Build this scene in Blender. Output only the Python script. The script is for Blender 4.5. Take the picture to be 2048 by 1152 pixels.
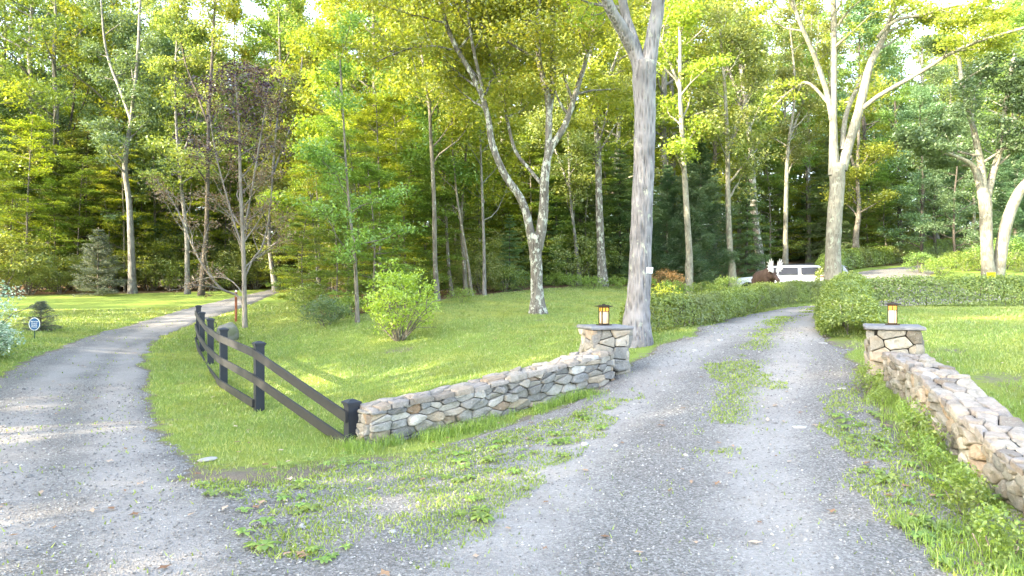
import bpy, math, random
import numpy as np
from mathutils import Vector, Matrix
# ---------------------------------------------------------------- scene, camera, light
for o in list(bpy.data.objects): bpy.data.objects.remove(o)
scene = bpy.context.scene
COL = scene.collection
F = 1365.0; CX = 1024.0; CY = 576.0; CAMZ = 1.6
cam_d = bpy.data.cameras.new('camera'); cam = bpy.data.objects.new('camera', cam_d); COL.objects.link(cam)
cam.location = (0, 0, CAMZ); cam.rotation_euler = (math.radians(90), 0, 0)
cam_d.sensor_width = 36; cam_d.lens = F/2048*36; cam_d.clip_end = 2000; cam_d.clip_start = 0.05
scene.camera = cam
SUN_EL = math.radians(22.5); SUN_DIR = Vector((-0.88, -0.47, 0)).normalized()
w = bpy.data.worlds.new('World'); scene.world = w; w.use_nodes = True
nt = w.node_tree; nt.nodes.clear()
sky = nt.nodes.new('ShaderNodeTexSky'); sky.sky_type = 'NISHITA'; sky.sun_disc = False
sky.sun_elevation = SUN_EL; sky.sun_rotation = math.atan2(SUN_DIR.x, SUN_DIR.y); sky.air_density = 1.0; sky.dust_density = 2.0; sky.ozone_density = 1.0
bg = nt.nodes.new('ShaderNodeBackground'); bg.inputs['Strength'].default_value = 0.15
out = nt.nodes.new('ShaderNodeOutputWorld')
hsv = nt.nodes.new('ShaderNodeHueSaturation'); hsv.inputs['Saturation'].default_value = .72
nt.links.new(sky.outputs[0], hsv.inputs['Color']); nt.links.new(hsv.outputs[0], bg.inputs[0]); nt.links.new(bg.outputs[0], out.inputs[0])
sd = bpy.data.lights.new('sun', 'SUN'); sd.energy = 2.45; sd.angle = math.radians(0.5); sd.color = (1, 0.86, 0.62)
so = bpy.data.objects.new('sun', sd); COL.objects.link(so)
dirv = Vector((SUN_DIR.x*math.cos(SUN_EL), SUN_DIR.y*math.cos(SUN_EL), math.sin(SUN_EL)))
so.rotation_euler = dirv.to_track_quat('Z', 'Y').to_euler(); so.location = dirv*100
scene.view_settings.view_transform = 'Standard'; scene.view_settings.look = 'None'
scene.view_settings.gamma = 1; scene.view_settings.exposure = 3.4
scene.render.engine = 'CYCLES'
scene.cycles.max_bounces = 9; scene.cycles.diffuse_bounces = 5; scene.cycles.transmission_bounces = 5
scene.cycles.glossy_bounces = 2; scene.cycles.transparent_max_bounces = 4
PI = math.pi
# ---------------------------------------------------------------- terrain height
def PW(px, py, d): return np.array([(px-CX)/F*d, d, CAMZ-(py-CY)/F*d])
CP = [(0,0,0),(-4,2,-.08),(4,2,-.05),(0,-8,-.1),(-12,0,-.15),(10,1,.1),(0,3.8,0),(-10,-8,-.2),(10,-8,0),(1.2,7,0.06),
      (-60,100,4),(0,100,6),(60,100,10),(50,40,4),(-50,40,1.6),(-40,10,.3),(30,8,1.0),(-30,-20,-.2),(30,-20,.3),(0,-25,0),
      (100,100,12),(-100,100,4),(-100,0,1),(100,0,3),(0,160,8),(26,24,1.5)]
for p in [(285,720,16),(0,750,13.3),(400,640,24),(540,588,38),(450,610,31),(69,682,17),(100,597,34),(265,587,38),
          (518,825,10.5),(447,770,13),(420,729,15.6),(403,707,18),(396,680,20),(703,882,7.9),(330,870,8.1),(400,960,5.9),
          (735,890,7.8),(1240,748,10.3),(800,685,16),(1077,628,20),(489,657,22),(940,600,26),(650,650,19),(1205,573,33),(1230,592,28),
          (1272,690,12.5),(1300,660,13.7),(1745,765,9.1),(1670,612,23.5),(1500,625,19.5),(1380,645,15.5),(2048,614,20),(1850,616,19.5),
          (2040,765,8.5),(2046,1032,5.0),(1740,550,36),(1900,525,46),(1800,500,58),(100,575,60),(900,562,60),(1200,556,60),(1570,603,31),(1980,572,31),(1665,602,27)]:
    CP.append(tuple(PW(*p)))
CP = np.array(CP, float)
def tps_fit(P, lam=0.35):
    n = len(P); xy = P[:, :2]/10.0
    D = np.linalg.norm(xy[:,None]-xy[None], axis=2); K = np.where(D > 0, D*D*np.log(D+1e-12), 0)+lam*0.02*np.eye(n)
    A = np.zeros((n+3, n+3)); A[:n,:n] = K; A[:n,n] = 1; A[:n,n+1:] = xy; A[n,:n] = 1; A[n+1:,:n] = xy.T
    return np.linalg.solve(A, np.concatenate([P[:,2], [0,0,0]]))
WT = tps_fit(CP)
def H(x, y):
    x = np.clip(np.asarray(x, float), -110, 110); y = np.clip(np.asarray(y, float), -30, 165); sh = np.broadcast(x, y).shape
    x = np.broadcast_to(x, sh).ravel()/10; y = np.broadcast_to(y, sh).ravel()/10; r = np.empty(len(x)); cp = CP[:,:2]/10; n = len(CP)
    for i in range(0, len(x), 20000):
        a = x[i:i+20000, None]-cp[None,:,0]; b = y[i:i+20000, None]-cp[None,:,1]; d2 = a*a+b*b
        r[i:i+20000] = (0.5*d2*np.log(d2+1e-20))@WT[:n]+WT[n]+WT[n+1]*x[i:i+20000]+WT[n+2]*y[i:i+20000]
    return r.reshape(sh) if sh else float(r[0])
def G(px, py):
    "ground point seen at a pixel"
    dx = (px-CX)/F; dz = -(py-CY)/F
    d = np.linspace(1.5, 90, 1800); g = CAMZ+dz*d-H(dx*d, d); k = np.argmax(g < 0)
    if g[k] >= 0: k = len(d)-1
    return np.array([dx*d[k], d[k]])
def GP(lst): return np.array([G(*p) for p in lst])
def vn(x, y, s, seed=0):
    x = np.asarray(x)/s; y = np.asarray(y)/s; xi = np.floor(x); yi = np.floor(y); fx = x-xi; fy = y-yi; fx = fx*fx*(3-2*fx); fy = fy*fy*(3-2*fy)
    def h(a, b): v = np.sin(a*127.1+b*311.7+seed*74.7)*43758.5453; return v-np.floor(v)
    return (h(xi,yi)*(1-fx)+h(xi+1,yi)*fx)*(1-fy)+(h(xi,yi+1)*(1-fx)+h(xi+1,yi+1)*fx)*fy
def fbm(x, y, s, seed=0): return (vn(x,y,s,seed)*4+vn(x,y,s/2.1,seed+1)*2+vn(x,y,s/4.3,seed+2))/7
def inpoly(x, y, P):
    c = np.zeros(np.shape(x), bool); n = len(P); j = n-1
    for i in range(n):
        xi, yi = P[i]; xj, yj = P[j]
        with np.errstate(divide='ignore', invalid='ignore'):
            c ^= ((yi > y) != (yj > y)) & (x < (xj-xi)*(y-yi)/(yj-yi+1e-12)+xi)
        j = i
    return c
def dpoly(x, y, P):
    "distance to an open polyline"
    m = np.full(np.shape(x), 1e9)
    for a, b in zip(P[:-1], P[1:]):
        d = b-a; t = np.clip(((x-a[0])*d[0]+(y-a[1])*d[1])/(d@d+1e-12), 0, 1)
        m = np.minimum(m, np.hypot(x-a[0]-t*d[0], y-a[1]-t*d[1]))
    return m
# ---------------------------------------------------------------- objects
def mesh_obj(name, V, faces_list, mat, parent=None, smooth=False, attrs=None, mats=None, mi=None):
    """V (N,3); faces_list: list of int arrays (M,k)"""
    me = bpy.data.meshes.new(name); V = np.asarray(V, np.float32)
    faces_list = [np.asarray(f, np.int32) for f in faces_list if len(f)]
    me.vertices.add(len(V)); me.vertices.foreach_set('co', V.ravel())
    loops = np.concatenate([f.ravel() for f in faces_list]); tot = np.concatenate([np.full(len(f), f.shape[1], np.int32) for f in faces_list])
    me.loops.add(len(loops)); me.loops.foreach_set('vertex_index', loops)
    me.polygons.add(len(tot)); st = np.concatenate([[0], np.cumsum(tot)[:-1]]).astype(np.int32)
    me.polygons.foreach_set('loop_start', st); me.polygons.foreach_set('loop_total', tot)
    me.polygons.foreach_set('use_smooth', np.full(len(tot), bool(smooth)))
    if attrs:
        for k, a in attrs.items():
            at = me.attributes.new(k, 'FLOAT', 'POINT'); at.data.foreach_set('value', np.asarray(a, np.float32))
    for m in (mats or [mat]): me.materials.append(m)
    if mi is not None: me.polygons.foreach_set('material_index', np.asarray(mi, np.int32))
    me.update(); me.validate()
    o = bpy.data.objects.new(name, me); COL.objects.link(o)
    if parent is not None: o.parent = parent
    return o
class MB:
    def __init__(s): s.V = []; s.F = {3: [], 4: []}; s.n = 0
    def add(s, V, F):
        V = np.asarray(V, float); F = np.asarray(F, int)
        if len(V) == 0 or len(F) == 0: return
        s.V.append(V); s.F[F.shape[1]].append(F+s.n); s.n += len(V)
    def add2(s, V, F3, F4):
        s.V.append(np.asarray(V, float))
        if len(F3): s.F[3].append(np.asarray(F3, int)+s.n)
        if len(F4): s.F[4].append(np.asarray(F4, int)+s.n)
        s.n += len(V)
    def box(s, x0, x1, y0, y1, z0, z1, f=None, taper=0):
        V = np.array([(x0,y0,z0),(x1,y0,z0),(x1,y1,z0),(x0,y1,z0),(x0+taper,y0+taper,z1),(x1-taper,y0+taper,z1),(x1-taper,y1-taper,z1),(x0+taper,y1-taper,z1)], float)
        if f is not None: V = np.array([f(v) for v in V])
        s.add(V, [(0,3,2,1),(4,5,6,7),(0,1,5,4),(1,2,6,5),(2,3,7,6),(3,0,4,7)])
    def tube(s, P, R, k=8, cap=True, lump=0, rng=None):
        P = np.asarray(P, float); R = np.asarray(R, float); n = len(P)
        T = np.gradient(P, axis=0); T /= np.linalg.norm(T, axis=1)[:,None]+1e-9
        ref = np.array([0,0,1.0]) if abs(T[0][2]) < .9 else np.array([1.0,0,0])
        U = np.cross(T, ref); U /= np.linalg.norm(U, axis=1)[:,None]+1e-9; W = np.cross(T, U)
        a = np.arange(k)/k*2*PI
        rr = R[:,None]*np.ones((1,k))
        if lump and rng is not None: rr = rr*(1+rng.normal(0, lump, (n,k)))
        V = P[:,None,:]+rr[:,:,None]*(np.cos(a)[None,:,None]*U[:,None,:]+np.sin(a)[None,:,None]*W[:,None,:])
        V = V.reshape(-1,3); i = np.arange(n-1)[:,None]*k; j = np.arange(k)[None,:]; j2 = (j+1)%k
        Fq = np.stack([i+j, i+j2, i+k+j2, i+k+j], -1).reshape(-1,4)
        if cap:
            V = np.vstack([V, P[-1]+T[-1]*R[-1]*.5]); c = n*k; jj = np.arange(k)
            F3 = np.stack([(n-1)*k+jj, (n-1)*k+(jj+1)%k, np.full(k, c)], -1)
            s.add2(V, F3, Fq)
        else: s.add2(V, [], Fq)
    def build(s, name, mat, parent=None, smooth=False, attrs=None):
        fl = [np.concatenate(s.F[k]) for k in (3,4) if s.F[k]]
        return mesh_obj(name, np.concatenate(s.V), fl, mat, parent, smooth, attrs)
def tag(o, label=None, cat=None, group=None, kind=None):
    if label: o['label'] = label
    if cat: o['category'] = cat
    if group: o['group'] = group
    if kind: o['kind'] = kind
    return o
def thing(name, label, cat, loc=(0,0,0), rz=0, group=None):
    o = bpy.data.objects.new(name, None); COL.objects.link(o); o.location = loc; o.rotation_euler = (0,0,rz); o.empty_display_size = .2
    return tag(o, label, cat, group)
def dup(root, loc, rz=0, sc=1.0, label=None, group=None):
    def cp(o, par):
        c = o.copy(); COL.objects.link(c)
        if par is not None: c.parent = par
        for ch in o.children: cp(ch, c)
        return c
    r = cp(root, None); r.location = loc; r.rotation_euler = (0,0,rz)
    r.scale = (sc,sc,sc) if np.isscalar(sc) else sc
    if label: r['label'] = label
    if group: r['group'] = group
    return r
# ---------------------------------------------------------------- materials
class M:
    def __init__(s, name, rough=.8, spec=.25):
        s.m = bpy.data.materials.new(name); s.m.use_nodes = True; s.t = s.m.node_tree; s.N = s.t.nodes
        s.b = s.N['Principled BSDF']; s.o = s.N['Material Output']; s.b.inputs['Roughness'].default_value = rough
        s.b.inputs['Specular IOR Level'].default_value = spec
        s._tc = None
    def n(s, t, **k):
        nd = s.N.new(t)
        for a, v in k.items():
            if hasattr(nd, a): setattr(nd, a, v)
        return nd
    def l(s, a, b): s.t.links.new(a, b)
    def co(s, scale=(1,1,1), kind='Object'):
        if s._tc is None: s._tc = s.n('ShaderNodeTexCoord')
        if kind == 'world': g = s.n('ShaderNodeNewGeometry'); src = g.outputs['Position']
        else: src = s._tc.outputs[kind]
        if scale == (1,1,1): return src
        mp = s.n('ShaderNodeMapping'); mp.inputs['Scale'].default_value = scale; s.l(src, mp.inputs[0]); return mp.outputs[0]
    def noise(s, sc, det=4, rough=.6, co=None):
        nd = s.n('ShaderNodeTexNoise'); nd.inputs['Scale'].default_value = sc; nd.inputs['Detail'].default_value = det; nd.inputs['Roughness'].default_value = rough
        s.l(co if co is not None else s.co(), nd.inputs['Vector']); return nd.outputs[0]
    def vor(s, sc, co=None, feat='F1'):
        nd = s.n('ShaderNodeTexVoronoi', feature=feat); nd.inputs['Scale'].default_value = sc
        s.l(co if co is not None else s.co(), nd.inputs['Vector']); return nd
    def ramp(s, fac, stops, interp='LINEAR'):
        r = s.n('ShaderNodeValToRGB'); e = r.color_ramp.elements; r.color_ramp.interpolation = interp
        while len(e) < len(stops): e.new(.5)
        for el, (p, c) in zip(e, stops): el.position = p; el.color = (*c, 1) if len(c) == 3 else c
        s.l(fac, r.inputs[0]); return r.outputs[0]
    def mix(s, fac, a, b, mode='MIX'):
        x = s.n('ShaderNodeMix', data_type='RGBA', blend_type=mode)
        for i, v in ((0, fac), (6, a), (7, b)):
            if hasattr(v, 'links'): s.l(v, x.inputs[i])
            else: x.inputs[i].default_value = v if i == 0 else (*v, 1)
        return x.outputs[2]
    def math(s, op, a, b=0.0, c=None):
        x = s.n('ShaderNodeMath', operation=op)
        for i, v in enumerate((a, b) if c is None else (a, b, c)):
            if hasattr(v, 'links'): s.l(v, x.inputs[i])
            else: x.inputs[i].default_value = v
        return x.outputs[0]
    def attr(s, name): a = s.n('ShaderNodeAttribute', attribute_name=name); return a.outputs['Fac']
    def isl(s): return s.n('ShaderNodeNewGeometry').outputs['Random Per Island']
    def orand(s): return s.n('ShaderNodeObjectInfo').outputs['Random']
    def bump(s, h, st=.5, dist=.02):
        b = s.n('ShaderNodeBump'); b.inputs['Strength'].default_value = st; b.inputs['Distance'].default_value = dist
        s.l(h, b.inputs['Height']); s.l(b.outputs[0], s.b.inputs['Normal'])
    def col(s, c):
        if hasattr(c, 'links'): s.l(c, s.b.inputs['Base Color'])
        else: s.b.inputs['Base Color'].default_value = (*c, 1)
        return s
def leaf_mat(name, stops, tr=.42, gloss=.06, patch=0.0, pcol=None, hue=.12, tint=(1.25,1.15,.45)):
    m = M(name); r = m.ramp(m.isl(), stops)
    hs = m.n('ShaderNodeHueSaturation')
    a = m.math('MULTIPLY_ADD', m.orand(), hue*.30, .5-hue*.07); m.l(a, hs.inputs['Hue'])
    bval = m.math('MULTIPLY_ADD', m.orand(), hue*3.0, 1-hue*1.5); m.l(bval, hs.inputs['Value']); m.l(r, hs.inputs['Color']); c = hs.outputs[0]
    if patch:
        c = m.mix(m.ramp(m.noise(patch, 2), [(.48,(0,0,0)),(.62,(1,1,1))]), c, pcol)
    if patch:
        c = m.mix(m.ramp(m.noise(patch*4.5, 4), [(.50,(0,0,0)),(.68,(.75,.75,.75))]), c, tuple(q*.62 for q in pcol))
    m.N.remove(m.b)
    d = m.n('ShaderNodeBsdfDiffuse'); t = m.n('ShaderNodeBsdfTranslucent'); g = m.n('ShaderNodeBsdfGlossy'); g.inputs['Roughness'].default_value = .45
    m.l(c, d.inputs[0]); m.l(m.mix(1.0, c, tint, 'MULTIPLY'), t.inputs[0]); g.inputs[0].default_value = (.8,.85,.9,1)
    x = m.n('ShaderNodeMixShader'); x.inputs[0].default_value = tr; m.l(d.outputs[0], x.inputs[1]); m.l(t.outputs[0], x.inputs[2])
    y = m.n('ShaderNodeMixShader'); y.inputs[0].default_value = gloss; m.l(x.outputs[0], y.inputs[1]); m.l(g.outputs[0], y.inputs[2])
    m.l(y.outputs[0], m.o.inputs[0]); return m.m
def bark_mat(name, c1, c2, lichen=None, la=.5, sc=1.0, bump=.8):
    m = M(name, .95, .1); co = m.co((1,1,.16)); v = m.vor(26*sc, co); n = m.noise(9*sc, 6, .7, co)
    f = m.math('MULTIPLY_ADD', v.outputs['Distance'], .9, m.math('MULTIPLY', n, .55))
    c = m.ramp(f, [(.28, c1), (.75, c2)])
    c = m.mix(m.ramp(m.noise(2.5, 3), [(.35,(0,0,0)),(.7,(.6,.6,.6))]), c, tuple(q*.6 for q in c1))
    if lichen:
        l1 = m.ramp(m.noise(7, 5, .75, m.co((1,1,.6))), [(.62-la*.15,(0,0,0)),(.66-la*.15,(1,1,1))])
        c = m.mix(l1, c, lichen)
    m.col(c); m.bump(f, bump, .03); return m.m
LM = {}
LM['green'] = leaf_mat('leaf_green', [(0,(.13,.195,.04)),(.6,(.21,.295,.06)),(1,(.30,.38,.09))], .48)
LM['yellow'] = leaf_mat('leaf_yellow_green', [(0,(.19,.25,.03)),(.6,(.31,.36,.04)),(1,(.44,.44,.06))], .5)
LM['olive'] = leaf_mat('leaf_olive', [(0,(.165,.205,.055)),(.6,(.25,.295,.08)),(1,(.37,.38,.12))], .48)
LM['blue'] = leaf_mat('leaf_blue_green', [(0,(.09,.15,.065)),(.6,(.145,.22,.10)),(1,(.22,.30,.15))], .4)
LM['dark'] = leaf_mat('needle_dark', [(0,(.08,.135,.05)),(.6,(.14,.21,.075)),(1,(.22,.29,.10))], .25)
LM['pine'] = leaf_mat('needle_pine', [(0,(.06,.12,.055)),(.6,(.10,.18,.085)),(1,(.17,.25,.12))], .3)
LM['bspruce'] = leaf_mat('needle_blue_spruce', [(0,(.09,.12,.09)),(.6,(.14,.18,.14)),(1,(.24,.25,.17))], .2)
LM['purple'] = leaf_mat('leaf_purple', [(0,(.035,.018,.03)),(.7,(.075,.04,.055)),(1,(.13,.085,.06))], .3, tint=(1.2,.8,.9))
LM['brown'] = leaf_mat('leaf_brown', [(0,(.17,.10,.07)),(.6,(.24,.16,.10)),(1,(.30,.24,.12))], .3, tint=(1.1,.9,.7))
LM['lime'] = leaf_mat('leaf_lime', [(0,(.22,.33,.03)),(.6,(.34,.48,.06)),(1,(.46,.58,.12))], .45, hue=0)
LM['hedge'] = leaf_mat('leaf_hedge', [(0,(.13,.18,.03)),(.6,(.24,.31,.05)),(1,(.36,.42,.09))], .4, patch=.45, pcol=(.19,.23,.06))
LM['hedge2'] = leaf_mat('leaf_hedge_bright', [(0,(.15,.23,.045)),(.6,(.25,.35,.075)),(1,(.38,.47,.13))], .4)
LM['silver'] = leaf_mat('leaf_silver', [(0,(.14,.22,.12)),(.4,(.28,.38,.25)),(.75,(.5,.58,.42)),(1,(.78,.8,.72))], .3, tint=(1,1.05,.8))
LM['weed'] = leaf_mat('leaf_weed', [(0,(.14,.21,.03)),(.6,(.23,.32,.05)),(1,(.34,.42,.08))], .4)
LM['rust'] = leaf_mat('leaf_rust', [(0,(.17,.075,.03)),(1,(.27,.14,.06))], .2)
LM['gold'] = leaf_mat('leaf_gold', [(0,(.38,.34,.03)),(1,(.6,.55,.06))], .4)
BK = {}
BK['gray'] = bark_mat('bark_gray', (.09,.082,.075), (.24,.23,.21), (.28,.31,.25), .25, .9)
BK['pale'] = bark_mat('bark_pale', (.12,.11,.085), (.27,.255,.20), (.29,.31,.235), .4, .9, .6)
BK['maple'] = bark_mat('bark_lichen', (.07,.062,.05), (.19,.175,.15), (.38,.39,.33), .62, .8)
BK['brown'] = bark_mat('bark_brown', (.08,.07,.055), (.22,.20,.16), (.33,.35,.29), .2)
BK['dark'] = bark_mat('bark_dark', (.045,.04,.035), (.12,.105,.085))
BK['twig'] = bark_mat('bark_twig', (.16,.14,.12), (.32,.29,.25))
# ---------------------------------------------------------------- ground
def axis(lo, f0, f1, hi, fine, grow=1.12):
    a = list(np.arange(f0, f1+fine/2, fine)); st = fine
    while a[-1] < hi: st = min(st*grow, 12); a.append(a[-1]+st)
    st = fine
    while a[0] > lo: st = min(st*grow, 12); a.insert(0, a[0]-st)
    return np.array(a)
gx = axis(-330, -16, 16, 330, .2); gy = axis(-120, 1, 30, 420, .2)
GX, GY = np.meshgrid(gx, gy)
def micro(x, y):
    f = np.clip((np.hypot(x, y)-2)/6, 0, 1); return (fbm(x, y, 1.7, 5)-.5)*.05*f
def HG(x, y): return H(x, y)+micro(x, y)
LANE = np.vstack([[(-16,-14),(-13,6)], GP([(-60,775),(0,751),(60,722),(120,697),(200,665),(300,640),(390,614),(450,600),(520,585),(556,576),(585,573),(560,584),(520,600),(450,627),(392,645),
                 (330,668),(300,690),(284,720),(290,780),(325,870),(395,960),(520,975),(640,965)]), [(-.5,4.0),(-.4,-14)]])
DRIVE = np.vstack([[(-1.3,-14),(-1.3,4.0)], GP([(520,975),(620,955),(700,932),(830,908),(1000,855),(1150,800),(1235,752),(1262,735),(1300,702),(1330,690),(1390,668),(1450,642),(1540,622),(1600,614),(1660,611),
                  ]), [(15,26.5),(17.2,32),(18.0,37)], GP([(1770,539),(1850,530),(1900,525),(1912,530),(1885,538),(1858,552)]), [(20.6,32),(19,25.5),(15,23)], GP([(1690,618),(1655,632),(1640,650),(1648,672),(1690,705),(1738,768),(1790,850),(1850,930),(1960,1010)]), [(3.9,4.3),(4.2,-14)]])
def rag(x, y, a=.22):
    return x+(fbm(x,y,.55,11)-.5)*2*a, y+(fbm(x,y,.55,23)-.5)*2*a
def in_lane(x, y): x, y = rag(x, y); return inpoly(x, y, LANE)
def in_drive(x, y): x, y = rag(x, y); return inpoly(x, y, DRIVE)
# forest edge as distance over view angle
FE = [(-700,640,None),(0,595,None),(100,590,None),(265,588,None),(400,584,None),(545,577,None),(600,585,None),(650,645,None),(720,634,None),(800,618,None),(870,606,None),(1000,590,None),(1210,574,None),(1380,566,None),(1500,562,None)]
fe = np.array([(lambda g: (g[0]/g[1], g[1]))(G(a,b)) for a,b,_ in FE]+[(.42,40),(.52,43),(.68,52),(.8,60),(1.6,60)])
def forest(x, y):
    a = x/np.maximum(y, 1); e = np.interp(a, fe[:,0], fe[:,1]); return np.where(y > 2, y-e, -20)
def ground_mat():
    m = M('ground_grass', .95, .1); co = m.co()
    n1 = m.noise(.55, 5, .65); n2 = m.noise(9, 4, .7); n3 = m.noise(70, 3, .7)
    g = m.ramp(n3, [(.3,(.13,.18,.03)),(.55,(.21,.29,.06)),(.8,(.31,.37,.11))])
    g2 = m.ramp(n3, [(.3,(.12,.16,.03)),(.6,(.24,.29,.06)),(.85,(.36,.36,.14))])
    c = m.mix(m.ramp(n1, [(.42,(0,0,0)),(.62,(1,1,1))]), g, g2)
    soil = m.ramp(n3, [(.3,(.10,.08,.06)),(.7,(.24,.21,.17))])
    wf = m.math('ADD', m.attr('wear'), m.math('MULTIPLY_ADD', n2, .9, -.55)); c = m.mix(m.ramp(wf, [(.35,(0,0,0)),(.6,(1,1,1))]), c, soil)
    leaf = m.ramp(m.vor(14).outputs['Color'], [(.1,(.06,.045,.03)),(.6,(.16,.10,.06)),(.9,(.26,.17,.10))])
    c = m.mix(m.attr('forest'), c, leaf); m.col(c); m.bump(n3, .8, .03); return m.m
gz = HG(GX, GY)
lane_in = in_lane(GX, GY); drv_in = in_drive(GX, GY)
dl = np.minimum(dpoly(GX, GY, LANE[1:]), dpoly(GX, GY, DRIVE[1:]))
wear = np.clip(1-dl/.5, 0, 1)*.5*(~(lane_in|drv_in))+(lane_in|drv_in)*.9
fkg = np.clip(1-np.hypot(GX+1.9, GY-5.9)/2.9, 0, 1); wear = np.maximum(wear, 1.15*fkg*np.clip(1-dl/1.3, 0, 1)*(.5+fbm(GX, GY, .5, 71)))
patch_pts = [(1300,720,.7),(1680,690,1.3),(1700,820,1.0),(1200,860,.6),(640,850,.4),(2000,760,.9),(800,700,.9),(1080,640,.6),(350,840,.4),(1900,700,.6)]
for px, py, r in patch_pts:
    g0 = G(px, py); wear = np.maximum(wear, .62*np.exp(-((GX-g0[0])**2+(GY-g0[1])**2)/(2*(r*.6)**2)))
fr = np.clip(forest(GX, GY)/1.5+.3, 0, 1)
nx, ny = len(gx), len(gy); I = np.arange(nx*ny).reshape(ny, nx)
Fq = np.stack([I[:-1,:-1], I[:-1,1:], I[1:,1:], I[1:,:-1]], -1).reshape(-1,4)
gnd = mesh_obj('ground', np.stack([GX, GY, gz], -1).reshape(-1,3), [Fq], ground_mat(), smooth=True, attrs={'wear': wear.ravel(), 'forest': fr.ravel()})
tag(gnd, kind='structure')
def Hm(x, y):
    "height of the ground mesh itself (bilinear)"
    x = np.asarray(x, float); y = np.asarray(y, float)
    i = np.clip(np.searchsorted(gx, x)-1, 0, nx-2); j = np.clip(np.searchsorted(gy, y)-1, 0, ny-2)
    fx = (x-gx[i])/(gx[i+1]-gx[i]); fy = (y-gy[j])/(gy[j+1]-gy[j])
    return (gz[j,i]*(1-fx)+gz[j,i+1]*fx)*(1-fy)+(gz[j+1,i]*(1-fx)+gz[j+1,i+1]*fx)*fy
def gp3(x, y, dz=0): return (float(x), float(y), float(Hm(x, y))+dz)
TR1 = [GP([(330,1140),(250,960),(225,820),(265,710),(390,632),(500,598)]), GP([(-60,1100),(0,900),(90,775),(200,700),(330,648),(440,608)])]
TR2 = [GP([(1000,1140),(1120,930),(1270,790),(1400,700),(1500,650),(1600,620)]), GP([(1560,1140),(1510,930),(1545,800),(1590,700),(1620,650),(1660,616)])]
def gravel_mat(name, warm):
    m = M(name, .95, .15); co = m.co(kind='world'); v = m.vor(75, co); v2 = m.vor(170, co); n = m.noise(1.1, 5, .65, co); n2 = m.noise(30, 3, .6, co)
    hue = m.n('ShaderNodeSeparateColor'); m.l(v.outputs['Color'], hue.inputs[0])
    c = m.ramp(hue.outputs[0], [(0,(.125,.118,.105)),(.5,(.225,.215,.195)),(.85,(.315,.30,.275)),(1,(.42,.40,.36))])
    c2 = m.ramp(v2.outputs['Distance'], [(0,(1,1,1)),(.8,(.62,.62,.64))]); c = m.mix(.75, c, c2, 'MULTIPLY')
    t = m.math('ADD', m.attr('track'), m.math('MULTIPLY_ADD', n, 1.0, -.5))
    c = m.mix(m.ramp(t, [(.2,(0,0,0)),(.9,(.55,.55,.55))]), c, (.35*warm[0],.335*warm[1],.31*warm[2]))
    c = m.mix(m.ramp(n2, [(.62,(0,0,0)),(.75,(.4,.4,.4))]), c, (.19,.16,.13))
    c = m.mix(m.ramp(n, [(.3,(.35,.35,.35)),(.55,(0,0,0))]), c, (.13,.115,.11))
    m.col(c); m.bump(v.outputs['Distance'], .7, .012); return m.m
def road(name, fn, tracks, mat, x0, x1, y0, y1, st, ex=None, dz=.012):
    xs = np.arange(x0, x1, st); ys = np.arange(y0, y1, st); X, Y = np.meshgrid(xs, ys)
    ok = fn(X[:-1,:-1]+st/2, Y[:-1,:-1]+st/2)
    if ex is not None: ok &= ~ex(X[:-1,:-1]+st/2, Y[:-1,:-1]+st/2)
    I = np.arange(X.size).reshape(X.shape); q = np.stack([I[:-1,:-1], I[:-1,1:], I[1:,1:], I[1:,:-1]], -1)[ok]
    u, inv = np.unique(q, return_inverse=True); xv = X.ravel()[u]; yv = Y.ravel()[u]
    z = Hm(xv, yv)+dz+.0006*np.hypot(xv, yv)
    cnt = np.bincount(inv.ravel(), minlength=len(u)); z = np.where(cnt < 4, Hm(xv, yv)-.01, z)
    tr = np.zeros(len(u))
    for t in tracks: tr = np.maximum(tr, np.exp(-(dpoly(xv, yv, t)/.42)**2))
    return tag(mesh_obj(name, np.stack([xv, yv, z], -1), [inv.reshape(-1,4)], mat, smooth=True, attrs={'track': tr}), kind='structure')
mg1 = gravel_mat('gravel_lane', (1.02,.98,.97)); mg2 = gravel_mat('gravel_drive', (1.02,1,1))
road('gravel_lane', in_lane, TR1, mg1, -17, 1, -3, 42, .1)
road('gravel_drive', in_drive, TR2, mg2, -2, 27, -3, 50, .1, dz=.016)
rng = np.random.default_rng(7)
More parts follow.
